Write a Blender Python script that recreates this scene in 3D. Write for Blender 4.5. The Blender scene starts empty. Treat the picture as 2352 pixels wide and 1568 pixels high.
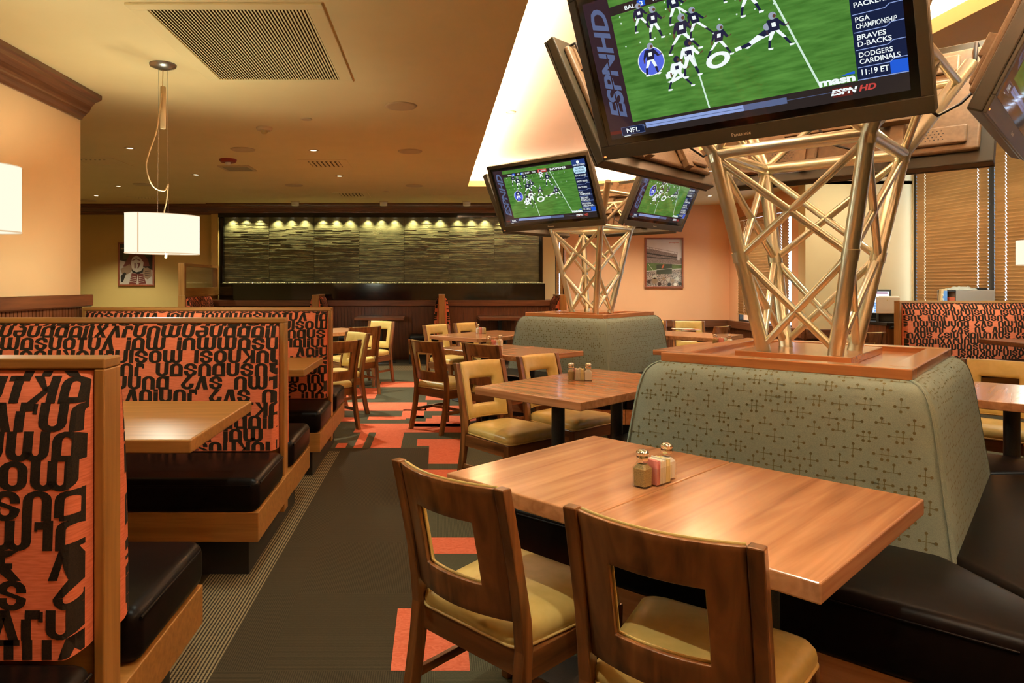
import bpy, bmesh, math, random
from mathutils import Matrix, Vector
random.seed(7)
R = math.radians
scene = bpy.context.scene
COL = scene.collection
# ------------------------------------------------------------------ camera
F, VX, VY, H = 1580.0, 1001.0, 652.0, 1.35
cam_d = bpy.data.cameras.new('camera'); cam = bpy.data.objects.new('camera', cam_d); COL.objects.link(cam)
cam.location = (0, 0, H); cam.rotation_euler = (R(90), 0, 0)
cam_d.sensor_width = 36; cam_d.sensor_fit = 'HORIZONTAL'; cam_d.lens = 36 * F / 2352
cam_d.shift_x = (1176 - VX) / 2352; cam_d.shift_y = (VY - 784) / 2352
cam_d.clip_start = 0.05
scene.camera = cam
vs = scene.view_settings
scene.display_settings.display_device = 'sRGB'
vs.view_transform = 'Standard'; vs.look = 'None'; vs.gamma = 1; vs.exposure = 0.75; vs.use_curve_mapping = False
CEIL = 2.83

def at_z(x, y, z):                      # photo pixel -> point on the horizontal plane z
    Y = F * (H - z) / (y - VY)
    return Vector(((x - VX) / F * Y, Y, z))
def at_y(x, y, Y):                      # photo pixel -> point on the frontal plane Y
    return Vector(((x - VX) / F * Y, Y, H + (VY - y) / F * Y))

# ------------------------------------------------------------------ materials
def lin(c):
    c /= 255.0
    return c / 12.92 if c <= .04045 else ((c + .055) / 1.055) ** 2.4
def S(r, g, b): return (lin(r), lin(g), lin(b), 1)

def base_mat(name, col, rough=.5, metal=0, spec=.5, coat=0, emit=None, es=1):
    m = bpy.data.materials.new(name); m.use_nodes = True
    b = m.node_tree.nodes['Principled BSDF']
    b.inputs['Base Color'].default_value = col
    b.inputs['Roughness'].default_value = rough
    b.inputs['Metallic'].default_value = metal
    b.inputs['Specular IOR Level'].default_value = spec
    b.inputs['Coat Weight'].default_value = coat
    b.inputs['Coat Roughness'].default_value = .12
    if emit:
        b.inputs['Emission Color'].default_value = emit; b.inputs['Emission Strength'].default_value = es
    return m

def nodes_of(m):
    nt = m.node_tree
    return nt, nt.nodes, nt.links, nt.nodes['Principled BSDF']

def noise_mat(name, c1, c2, scale=(40, 40, 40), rough=.5, bump=0, detail=4, spec=.5, coat=0, lo=.35, hi=.65, dist=0.0, coord='Object'):
    m = base_mat(name, c1, rough, 0, spec, coat)
    nt, N, L, b = nodes_of(m)
    tc = N.new('ShaderNodeTexCoord'); mp = N.new('ShaderNodeMapping'); mp.inputs['Scale'].default_value = scale
    nz = N.new('ShaderNodeTexNoise'); nz.inputs['Scale'].default_value = 1; nz.inputs['Detail'].default_value = detail
    nz.inputs['Distortion'].default_value = dist
    cr = N.new('ShaderNodeValToRGB')
    cr.color_ramp.elements[0].position = lo; cr.color_ramp.elements[0].color = c1
    cr.color_ramp.elements[1].position = hi; cr.color_ramp.elements[1].color = c2
    L.new(tc.outputs[coord], mp.inputs[0]); L.new(mp.outputs[0], nz.inputs['Vector'])
    L.new(nz.outputs['Fac'], cr.inputs[0]); L.new(cr.outputs[0], b.inputs['Base Color'])
    if bump:
        bp = N.new('ShaderNodeBump'); bp.inputs['Strength'].default_value = bump; bp.inputs['Distance'].default_value = .002
        L.new(nz.outputs['Fac'], bp.inputs['Height']); L.new(bp.outputs[0], b.inputs['Normal'])
    return m

def wood(name, c1, c2, axis='x', rough=.32, coat=.35, k=1.0):
    s = {'x': (2.2, 42, 42), 'y': (42, 2.2, 42), 'z': (42, 42, 2.2)}[axis]
    return noise_mat(name, c1, c2, tuple(a * k for a in s), rough, .05, 5, .5, coat, .3, .72, .6)

W1, W2 = S(150, 98, 52), S(190, 130, 76)
M = {}
CEIL2 = 3.6
for ax in 'xyz':
    M['oak_' + ax] = wood('booth oak ' + ax, S(142, 95, 40), S(174, 122, 60), ax, .42, .12)
    M['red_' + ax] = wood('brown cherry ' + ax, S(92, 52, 30), S(128, 76, 45), ax)
    M['top_' + ax] = wood('table beech ' + ax, S(150, 98, 60), S(202, 146, 100), ax, .27, .3, .5)
    M['cap_' + ax] = wood('cap cherry ' + ax, S(164, 106, 62), S(192, 132, 82), ax, .25, .5)
    M['chair_' + ax] = wood('chair walnut ' + ax, S(78, 42, 18), S(158, 104, 56), ax, .3, .4, .45)
M['ceiling'] = noise_mat('ceiling paint', S(230, 206, 148), S(233, 209, 152), (3, 3, 3), .85)
M['tray'] = noise_mat('coffer paint', S(240, 198, 170), S(242, 201, 173), (3, 3, 3), .85)
M['peach'] = noise_mat('peach wall paint', S(230, 190, 140), S(233, 194, 144), (2, 2, 2), .75)
M['cream'] = noise_mat('cream wall paint', S(222, 192, 138), S(225, 196, 142), (2, 2, 2), .75)
M['orange_wall'] = noise_mat('apricot wall paint', S(234, 172, 124), S(237, 176, 128), (2, 2, 2), .75)
M['olive'] = noise_mat('olive wall paint', S(190, 156, 84), S(194, 160, 88), (2, 2, 2), .75)
M['fabric_or'] = noise_mat('orange woven fabric', S(212, 108, 70), S(228, 124, 86), (25, 25, 260), .9, .15, 3, .2)
M['fabric_bk'] = noise_mat('black woven letters', S(38, 28, 20), S(50, 38, 26), (300, 300, 300), .95, .1, 2, .2)
M['green'] = noise_mat('grey green upholstery', S(119, 129, 116), S(131, 141, 127), (420, 420, 420), .9, .3, 2, .25)
M['motif'] = base_mat('olive woven motif', S(98, 92, 54), .9)
M['leather'] = noise_mat('black vinyl', S(15, 10, 8), S(20, 14, 11), (30, 30, 30), .34, .03, 3, .1, .0)
M['cream_v'] = noise_mat('cream vinyl', S(208, 178, 100), S(216, 186, 110), (26, 26, 26), .34, .03, 3, .5, .05)
M['pipe_v'] = base_mat('cream piping', S(206, 172, 104), .4)
M['black'] = base_mat('matte black', S(24, 22, 20), .55)
M['kick'] = base_mat('black rubber kick', S(30, 28, 25), .5)
M['iron'] = noise_mat('black crackle iron', S(26, 26, 24), S(44, 43, 38), (300, 300, 300), .45, .3)
M['granite'] = base_mat('polished black granite', S(10, 10, 9), .06, 0, .6, .2)
M['alu'] = noise_mat('brushed aluminium', S(226, 228, 206), S(232, 234, 212), (500, 500, 30), .33)
M['alu'].node_tree.nodes['Principled BSDF'].inputs['Metallic'].default_value = 1
M['chrome'] = base_mat('chrome', S(230, 226, 215), .12, 1)
M['steel'] = base_mat('satin steel', S(170, 165, 155), .35, 1)
M['tvgrey'] = base_mat('television grey plastic', S(60, 56, 42), .4)
M['tvdark'] = base_mat('television gloss black', S(12, 10, 9), .16)
M['tvback'] = noise_mat('television back metal', S(116, 94, 68), S(128, 104, 76), (60, 60, 60), .5)
M['white'] = base_mat('white plastic', S(232, 224, 204), .45)
M['offwhite'] = base_mat('ceiling fixture paint', S(205, 178, 134), .6)
M['grille_grey'] = noise_mat('speaker grille', S(176, 160, 126), S(150, 136, 106), (500, 500, 500), .7)
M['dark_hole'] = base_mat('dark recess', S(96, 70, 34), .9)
M['cable'] = base_mat('cream cable', S(226, 196, 152), .5)
M['slat'] = wood('blind slats', S(168, 124, 72), S(188, 142, 88), 'y', .5, 0, .4)
M['bronze'] = base_mat('dark window frame', S(44, 40, 36), .4)
M['pos'] = base_mat('terminal charcoal', S(54, 54, 50), .45)
M['printer'] = base_mat('printer beige', S(222, 196, 166), .5)
M['grey_box'] = base_mat('grey metal case', S(150, 140, 130), .4)
M['red_fire'] = base_mat('alarm red', S(150, 42, 26), .4)
M['paper'] = base_mat('paper', S(236, 228, 206), .7)
M['packet_p'] = base_mat('pink packets', S(236, 150, 140), .7)
M['packet_y'] = base_mat('cream packets', S(238, 224, 160), .7)
M['salt'] = base_mat('salt', S(244, 240, 228), .6)
M['pepper'] = noise_mat('pepper', S(120, 98, 56), S(176, 150, 96), (500, 500, 500), .7)
M['tanply'] = wood('pale ply', S(214, 180, 126), S(226, 194, 142), 'z', .5, .1)
M['blue_sign'] = base_mat('blue sign', S(96, 150, 220), .5)
M['dk_orange'] = base_mat('orange carton', S(190, 84, 50), .6)

def glass_mat(name, tint=(1, 1, 1, 1), fac=.12, rough=.03):
    m = bpy.data.materials.new(name); m.use_nodes = True
    nt = m.node_tree; N = nt.nodes; N.clear()
    o = N.new('ShaderNodeOutputMaterial'); mx = N.new('ShaderNodeMixShader'); t = N.new('ShaderNodeBsdfTransparent')
    g = N.new('ShaderNodeBsdfGlossy'); g.inputs['Roughness'].default_value = rough; t.inputs[0].default_value = tint
    fr = N.new('ShaderNodeLayerWeight'); fr.inputs['Blend'].default_value = .5
    pw_ = N.new('ShaderNodeMath'); pw_.operation = 'POWER'; pw_.inputs[1].default_value = 4
    ad = N.new('ShaderNodeMath'); ad.operation = 'MULTIPLY_ADD'; ad.inputs[1].default_value = .75; ad.inputs[2].default_value = fac * .3
    nt.links.new(fr.outputs['Facing'], pw_.inputs[0])
    nt.links.new(pw_.outputs[0], ad.inputs[0])
    nt.links.new(ad.outputs[0], mx.inputs[0]); nt.links.new(t.outputs[0], mx.inputs[1]); nt.links.new(g.outputs[0], mx.inputs[2])
    nt.links.new(mx.outputs[0], o.inputs[0])
    return m
M['glass'] = glass_mat('clear glass', (.97, .97, .94, 1))
M['tvglass'] = glass_mat('television front glass', (.96, .96, .96, 1), .1, .04)
M['pane'] = glass_mat('window pane', (.92, .95, 1, 1))
M['plastic_bag'] = glass_mat('clear plastic film', (.85, .85, .8, 1), .9, .2)

def emit_mat(name, col, s=1.0):
    m = bpy.data.materials.new(name); m.use_nodes = True
    nt = m.node_tree; N = nt.nodes; N.clear()
    o = N.new('ShaderNodeOutputMaterial'); e = N.new('ShaderNodeEmission')
    e.inputs[0].default_value = col; e.inputs[1].default_value = s
    nt.links.new(e.outputs[0], o.inputs[0])
    return m
M['shade'] = emit_mat('glowing linen shade', S(255, 250, 224), .62)
M['shade_seam'] = emit_mat('shade seam', S(250, 214, 170), .5)
M['diffuser'] = emit_mat('glowing diffuser', S(255, 250, 226), 1.0)
M['bulb'] = emit_mat('downlight bulb', S(255, 240, 206), 4)

# carpet
def carpet(name, c1, c2, period=.012, tile=.5):
    m = base_mat(name, c1, .95, 0, .1)
    nt, N, L, b = nodes_of(m)
    tc = N.new('ShaderNodeTexCoord')
    ck = N.new('ShaderNodeTexChecker'); ck.inputs['Scale'].default_value = 1 / tile
    ck.inputs[1].default_value = (1, 1, 1, 1); ck.inputs[2].default_value = (0, 0, 0, 1)
    L.new(tc.outputs['Object'], ck.inputs['Vector'])
    ws = []
    for d in 'XY':
        w = N.new('ShaderNodeTexWave'); w.bands_direction = d; w.inputs['Scale'].default_value = .314 / period
        w.inputs['Distortion'].default_value = 1.2; w.inputs['Detail'].default_value = 2; w.inputs['Detail Scale'].default_value = 3
        L.new(tc.outputs['Object'], w.inputs['Vector']); ws.append(w)
    mx = N.new('ShaderNodeMix'); mx.data_type = 'FLOAT'
    L.new(ck.outputs['Fac'], mx.inputs[0]); L.new(ws[0].outputs['Fac'], mx.inputs[2]); L.new(ws[1].outputs['Fac'], mx.inputs[3])
    nz = N.new('ShaderNodeTexNoise'); nz.inputs['Scale'].default_value = 160; L.new(tc.outputs['Object'], nz.inputs['Vector'])
    av = N.new('ShaderNodeMath'); av.operation = 'MULTIPLY_ADD'; av.inputs[1].default_value = .5
    L.new(mx.outputs[0], av.inputs[0])
    nm = N.new('ShaderNodeMath'); nm.operation = 'MULTIPLY'; nm.inputs[1].default_value = .5; L.new(nz.outputs['Fac'], nm.inputs[0])
    L.new(nm.outputs[0], av.inputs[2])
    cr = N.new('ShaderNodeValToRGB'); cr.color_ramp.elements[0].color = c1; cr.color_ramp.elements[1].color = c2
    cr.color_ramp.elements[0].position = .3; cr.color_ramp.elements[1].position = .75
    L.new(av.outputs[0], cr.inputs[0]); L.new(cr.outputs[0], b.inputs['Base Color'])
    return m
M['carpet'] = carpet('charcoal brown carpet', S(56, 48, 34), S(74, 64, 47), .008, .6)
M['carpet_ol'] = carpet('olive carpet', S(70, 67, 50), S(90, 86, 66), .008, .6)
M['carpet_or'] = noise_mat('coral carpet', S(206, 100, 68), S(222, 118, 86), (26, 60, 30), .95, .1, 4, .1, 0, .35, .65, 2.0)
def stripes():
    m = base_mat('striped border carpet', S(60, 50, 36), .95, 0, .1)
    nt, N, L, b = nodes_of(m)
    tc = N.new('ShaderNodeTexCoord')
    w = N.new('ShaderNodeTexWave'); w.bands_direction = 'X'; w.inputs['Scale'].default_value = .314 / .0135
    L.new(tc.outputs['Object'], w.inputs['Vector'])
    w2 = N.new('ShaderNodeTexWave'); w2.bands_direction = 'Y'; w2.inputs['Scale'].default_value = .314 / .012
    L.new(tc.outputs['Object'], w2.inputs['Vector'])
    mu = N.new('ShaderNodeMath'); mu.operation = 'MULTIPLY_ADD'; mu.inputs[1].default_value = .35
    L.new(w2.outputs['Fac'], mu.inputs[0]); L.new(w.outputs['Fac'], mu.inputs[2])
    cr = N.new('ShaderNodeValToRGB'); cr.color_ramp.elements[0].color = S(52, 44, 32); cr.color_ramp.elements[1].color = S(136, 120, 88)
    cr.color_ramp.elements[0].position = .45; cr.color_ramp.elements[1].position = .85
    L.new(mu.outputs[0], cr.inputs[0]); L.new(cr.outputs[0], b.inputs['Base Color'])
    return m
M['carpet_st'] = stripes()

# stone of the water wall
def stone():
    m = noise_mat('split slate', S(84, 81, 52), S(124, 119, 80), (5, 5, 12), .34, .12, 4, .6)
    return m
M['stone'] = stone()

# ------------------------------------------------------------------ mesh builder
class MB:
    def __init__(s): s.v = []; s.f = []; s.m = []; s.s = []; s.T = None
    def add(s, vs, fs, mat=0, smooth=False):
        o = len(s.v)
        if s.T is not None: vs = [s.T @ Vector(p) for p in vs]
        s.v += [tuple(p) for p in vs]
        for f in fs:
            s.f.append([i + o for i in f]); s.m.append(mat); s.s.append(smooth)
        return s
    def box(s, x0, x1, y0, y1, z0, z1, mat=0, smooth=False):
        vs = [(x, y, z) for z in (z0, z1) for y in (y0, y1) for x in (x0, x1)]
        return s.add(vs, [(0, 2, 3, 1), (4, 5, 7, 6), (0, 1, 5, 4), (2, 6, 7, 3), (0, 4, 6, 2), (1, 3, 7, 5)], mat, smooth)
    def hexa(s, b, t, mat=0, smooth=False):      # two quads of four points (ccw from above)
        return s.add(list(b) + list(t), [(3, 2, 1, 0), (4, 5, 6, 7), (0, 1, 5, 4), (1, 2, 6, 5), (2, 3, 7, 6), (3, 0, 4, 7)], mat, smooth)
    def tube(s, pts, r, n=10, mat=0, caps=True, closed=False):
        pts = [Vector(p) for p in pts]; k = len(pts); vs = []; fs = []
        up = None
        for i, p in enumerate(pts):
            a = pts[i - 1] if (i > 0 or closed) else p
            b = pts[(i + 1) % k] if (i < k - 1 or closed) else p
            d = (b - a).normalized()
            if up is None:
                up = Vector((0, 0, 1)) if abs(d.z) < .9 else Vector((1, 0, 0))
            x = d.cross(up).normalized(); y = x.cross(d).normalized(); up = y
            rr = r[i] if isinstance(r, (list, tuple)) else r
            for j in range(n):
                t = 2 * math.pi * j / n
                vs.append(p + x * (rr * math.cos(t)) + y * (rr * math.sin(t)))
        for i in range(k if closed else k - 1):
            for j in range(n):
                a = i * n + j; b = i * n + (j + 1) % n; c = ((i + 1) % k) * n + (j + 1) % n; d = ((i + 1) % k) * n + j
                fs.append((a, b, c, d))
        s.add(vs, fs, mat, True)
        if caps and not closed:
            s.add(vs[:n], [tuple(range(n))[::-1]], mat); s.add(vs[-n:], [tuple(range(n))], mat)
        return s
    def lathe(s, prof, n=24, c=(0, 0, 0), mat=0, ex=1.0, ey=1.0, smooth=True):
        vs = []; fs = []
        for (r, z) in prof:
            for j in range(n):
                t = 2 * math.pi * j / n
                vs.append((c[0] + ex * r * math.cos(t), c[1] + ey * r * math.sin(t), c[2] + z))
        for i in range(len(prof) - 1):
            for j in range(n):
                fs.append((i * n + j, i * n + (j + 1) % n, (i + 1) * n + (j + 1) % n, (i + 1) * n + j))
        s.add(vs, fs, mat, smooth)
        if prof[0][0] > 1e-5: s.add(vs[:n], [tuple(range(n))[::-1]], mat)
        if prof[-1][0] > 1e-5: s.add(vs[-n:], [tuple(range(n))], mat)
        return s
    def prism(s, poly, z0, z1, mat=0, smooth=False):
        n = len(poly)
        vs = [(p[0], p[1], z0) for p in poly] + [(p[0], p[1], z1) for p in poly]
        fs = [tuple(range(n))[::-1], tuple(range(n, 2 * n))] + [(i, (i + 1) % n, n + (i + 1) % n, n + i) for i in range(n)]
        return s.add(vs, fs, mat, smooth)
    def loft(s, layers, mat=0, smooth=True):
        n = len(layers[0]); vs = [p for l in layers for p in l]; fs = []
        for i in range(len(layers) - 1):
            for j in range(n):
                fs.append((i * n + j, i * n + (j + 1) % n, (i + 1) * n + (j + 1) % n, (i + 1) * n + j))
        k = (len(layers) - 1) * n
        fs += [tuple(range(n))[::-1], tuple(range(k, k + n))]
        return s.add(vs, fs, mat, smooth)
    def sweep(s, prof, p0, p1, out, mat=0, smooth=False):   # profile (a outwards, b up) along p0->p1
        p0, p1, out = Vector(p0), Vector(p1), Vector(out); up = Vector((0, 0, 1)); n = len(prof)
        vs = [p + out * a + up * b for p in (p0, p1) for a, b in prof]
        fs = [(i, (i + 1) % n, n + (i + 1) % n, n + i) for i in range(n)] + [tuple(range(n))[::-1], tuple(range(n, 2 * n))]
        return s.add(vs, fs, mat, smooth)
    def quad(s, a, b, c, d, mat=0): return s.add([a, b, c, d], [(0, 1, 2, 3)], mat)
    def build(s, name, mats, parent=None, bevel=0, seg=2, loc=None, rotz=0, sharp=35):
        me = bpy.data.meshes.new(name)
        me.from_pydata(s.v, [], s.f)
        for mm in (mats if isinstance(mats, (list, tuple)) else [mats]): me.materials.append(M[mm] if isinstance(mm, str) else mm)
        me.polygons.foreach_set('material_index', s.m); me.polygons.foreach_set('use_smooth', s.s)
        bm = bmesh.new(); bm.from_mesh(me)
        bmesh.ops.recalc_face_normals(bm, faces=bm.faces[:]) if len(bm.faces) < 60000 else None
        bm.to_mesh(me); bm.free(); me.update()
        o = bpy.data.objects.new(name, me); COL.objects.link(o)
        if loc is not None: o.location = loc
        o.rotation_euler = (0, 0, rotz)
        if parent: o.parent = parent
        if bevel:
            b = o.modifiers.new('bevel', 'BEVEL'); b.width = bevel; b.segments = seg; b.limit_method = 'ANGLE'; b.angle_limit = R(sharp)
            b.harden_normals = False
        return o

def thing(name, label, cat, loc=(0, 0, 0), rotz=0, group=None):
    o = bpy.data.objects.new(name, None); COL.objects.link(o); o.empty_display_size = .1
    o.location = loc; o.rotation_euler = (0, 0, rotz); o['label'] = label; o['category'] = cat
    if group: o['group'] = group
    return o
def tag(o, label, cat, group=None, kind=None):
    o['label'] = label; o['category'] = cat
    if group: o['group'] = group
    if kind: o['kind'] = kind
    return o
def struct(o, label=None):
    o['kind'] = 'structure'
    if label: o['label'] = label
    return o
def dup(root, loc, rotz, label, group=None):
    def cp(o, par):
        c = o.copy(); COL.objects.link(c)
        if par: c.parent = par
        for ch in o.children: cp(ch, c)
        return c
    r = cp(root, None); r.location = loc; r.rotation_euler = (0, 0, rotz); r['label'] = label
    if group: r['group'] = group
    return r

_tc = {}
def text_geo(string, shear=0.0, bold=0.0, space=1.0):
    k = (string, shear, bold, space)
    if k in _tc: return _tc[k]
    cu = bpy.data.curves.new('lettering', 'FONT'); cu.body = string; cu.size = 1; cu.shear = shear; cu.offset = bold
    cu.space_character = space; cu.align_x = 'LEFT'; cu.resolution_u = 3
    ob = bpy.data.objects.new('lettering', cu); COL.objects.link(ob)
    dg = bpy.context.evaluated_depsgraph_get()
    me = bpy.data.meshes.new_from_object(ob.evaluated_get(dg))
    vs = [tuple(v.co[:2]) for v in me.vertices]; fs = [tuple(p.vertices) for p in me.polygons]
    bpy.data.objects.remove(ob); bpy.data.curves.remove(cu); bpy.data.meshes.remove(me)
    if vs:
        x0 = min(v[0] for v in vs); x1 = max(v[0] for v in vs); y0 = min(v[1] for v in vs); y1 = max(v[1] for v in vs)
        vs = [((x - x0) / (x1 - x0), (y - y0) / (y1 - y0)) for x, y in vs]
    _tc[k] = (vs, fs)
    return _tc[k]
def text_on(mb, string, fn, x0, x1, y0, y1, mat, shear=0, bold=0, space=1.0):  # fits the words in a box of a surface fn(x,y)->3d
    vs, fs = text_geo(string, shear, bold, space)
    mb.add([fn(x0 + (x1 - x0) * u, y0 + (y1 - y0) * v) for u, v in vs], fs, mat)

M['bag_film'] = base_mat('crumpled clear film', S(206, 204, 190), .15, 0, .8)
M['bag_film'].node_tree.nodes['Principled BSDF'].inputs['Transmission Weight'].default_value = .35
# ------------------------------------------------------------------ the room
XL, YB, XR1, XR2, YR, YN = -2.8, 12.85, 5.48, 7.06, 10.2, -3.0     # left wall, back wall, window walls, cream return, wall behind
CX0, CX1, CY0, CY1 = .484, 2.94, -2.0, 10.44                       # coffer opening
YC = 5.42                                                           # end of the left wall

def floor_rect(px):     # photo pixels (two corners on the floor) -> rectangle
    a = at_z(px[0], px[1], 0); b = at_z(px[2], px[3], 0)
    return a.x, a.y, b.x, b.y
mb = MB()
mb.box(-8.2, 7.6, YN - .3, 13.4, -.12, 0, 0)
def patch(x0, x1, y0, y1, m, z): mb.quad((x0, y0, z), (x1, y0, z), (x1, y1, z), (x0, y1, z), m)
patch(-1.05, -.775, -1.0, 5.55, 3, .0012)
patch(-4.6, 2.6, 10.75, 11.35, 3, .0012)
# olive field under the dining tables, coral pieces over it
patch(-2.4, 5.4, 5.665, 10.75, 1, .001); patch(-.055, 5.4, 1.6, 5.665, 1, .0011)
orange = [(-.83, -.745, 5.665, 5.83), (-.68, -.605, 5.665, 6.25), (-.54, -.288, 5.665, 6.25), (-.16, .45, 5.73, 5.98),
          (-.055, .2, 5.16, 5.73), (-.15, .42, 4.55, 5.0), (-.75, .55, 6.25, 6.65), (-.68, -.35, 6.83, 7.0),
          (-1.05, -.78, 6.75, 6.96), (-.24, .5, 6.5, 7.05), (-1.1, -.1, 7.32, 7.84), (-.35, -.12, 6.85, 7.4), (-.12, .5, 7.3, 7.62), (-.12, .16, 8.0, 8.5),
          (-.75, .12, 9.0, 9.5), (-.3, .02, 9.5, 10.0), (-1.1, -.72, 8.1, 8.9), (-1.9, -1.2, 7.2, 8.0), (-2.1, -1.3, 9.2, 9.9),
          (-.03, .22, 3.44, 3.66), (-.158, .12, 2.4, 2.86), (.3, .8, 2.9, 3.3), (.5, 1.1, 4.1, 4.6), (.7, .95, 1.7, 2.2), (.85, 1.5, 5.2, 5.9),
          (.35, .75, 3.65, 4.0), (2.7, 3.4, 4.3, 5.0), (2.6, 3.3, 5.6, 6.3), (3.6, 4.3, 5.2, 5.8), (3.7, 4.4, 3.2, 3.9), (3.4, 4.2, 7.2, 7.9),
          (2.5, 3.0, 8.6, 9.2), (.9, 1.5, 9.4, 10.1), (3.9, 4.6, 9.0, 9.7), (.3, .8, 8.6, 9.0), (4.5, 5.0, 6.4, 7.0), (2.9, 3.5, 2.4, 2.9)]
for q in orange: patch(q[0], q[1], q[2], q[3], 2, .002)
for q in [(-.12, -.04, 6.9, 7.25), (-.3, -.1, 6.75, 6.9)]: patch(*q, 1, .003)
floor = struct(mb.build('floor', ['carpet', 'carpet_ol', 'carpet_or', 'carpet_st']))

# ceiling with the raised coffer
mb = MB()
for (x0, x1, y0, y1) in [(-8.2, CX0, YN - .3, 13.4), (CX1, 4.9, YN - .3, YR), (CX1, 7.6, YR, 13.4), (CX0, CX1, CY1, 13.4), (CX0, CX1, YN - .3, CY0)]:
    mb.box(x0, x1, y0, y1, CEIL, CEIL + .05, 0)
mb.box(4.9, 7.6, YN - .3, YR + .05, CEIL2, CEIL2 + .05, 0); mb.box(4.85, 4.9, YN - .3, YR, CEIL, CEIL2, 0); mb.box(4.85, XR1 + .2, YR, YR + .05, CEIL, CEIL2, 0)
ex = .34
x0, x1, y0, y1, zt = CX0 - ex, CX1 + ex, CY0 - ex, CY1 + ex, 3.15
mb.box(x0, x1, y0, y1, zt, zt + .05, 1)
mb.box(x0 - .05, x0, y0, y1, CEIL + .05, zt + .05, 1); mb.box(x1, x1 + .05, y0, y1, CEIL + .05, zt + .05, 1)
mb.box(x0, x1, y0 - .05, y0, CEIL + .05, zt + .05, 1); mb.box(x0, x1, y1, y1 + .05, CEIL + .05, zt + .05, 1)
# small upstand that hides the lamps
mb.box(CX0 - .02, CX0, CY0, CY1, CEIL + .05, CEIL + .09, 0); mb.box(CX1, CX1 + .02, CY0, CY1, CEIL + .05, CEIL + .09, 0)
mb.box(CX0, CX1, CY1, CY1 + .02, CEIL + .05, CEIL + .09, 0)
struct(mb.build('ceiling', ['ceiling', 'tray']))

def wall(name, x0, x1, y0, y1, mat, z0=0, z1=CEIL): return struct(MB().box(x0, x1, y0, y1, z0, z1).build(name, mat))
wall('wall_left', XL - 1.2, XL, YN, YC, 'peach')
wall('wall_left_far', -8.2, -8.0, YC - .2, 13.2, 'olive')
wall('wall_left_return', -8.2, XL - 1.2, YC - .2, YC, 'olive')
wall('wall_behind', -4.2, 7.5, YN - .2, YN, 'peach', 0, CEIL2)
wall('wall_back_left', -8.0, -4.16, YB, YB + .3, 'olive')
wall('wall_back_pilaster', -4.16, -4.03, YB - .12, YB + .3, 'olive')
wall('wall_back', -4.03, 1.93, YB + .02, YB + .3, 'black')
# back right: narrow cream strip, window reveal, apricot wall
xs = at_y(1240, 600, YB).x; xw0 = at_y(1275, 600, YB).x; xw1 = at_y(1299, 600, YB).x
wall('wall_back_cream', 1.93, xw0, YB, YB + .3, 'cream')
wall('wall_back_right', xw1, XR1 + .1, YB, YB + .3, 'orange_wall')
struct(MB().box(xw0, xw1, YB + .12, YB + .3, 0, .66).box(xw0, xw1, YB + .12, YB + .3, 2.6, CEIL).build('wall_back_window_surround', 'cream'))
# side window wall A (X = XR1) and return, side window wall B (X = XR2)
def side_wall(name, X, y0, y1, openings, mat, t=.25, sill=.66, head=2.55, CEIL=CEIL):
    m = MB(); ys = y0
    for (a, b) in openings:
        if a > ys: m.box(X, X + t, ys, a, 0, CEIL)
        m.box(X, X + t, a, b, 0, sill); m.box(X, X + t, a, b, head, CEIL); ys = b
    if ys < y1: m.box(X, X + t, ys, y1, 0, CEIL)
    return struct(m.build(name, mat))
yA0, yA1 = F * XR1 / (1818 - VX), F * XR1 / (1694 - VX)
side_wall('wall_right_far', XR1, YR + .2, YB, [(yA0, yA1)], 'orange_wall')
wall('wall_right_return', XR1, XR2 + .25, YR, YR + .2, 'cream', 0, CEIL2)
B_open = [(8.77, 10.18), (7.36, 8.77), (5.95, 7.36), (4.54, 5.95), (3.13, 4.54)]
side_wall('wall_right', XR2, YN, YR, [(3.13, 10.18)], 'cream', head=3.45, CEIL=CEIL2)

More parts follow.
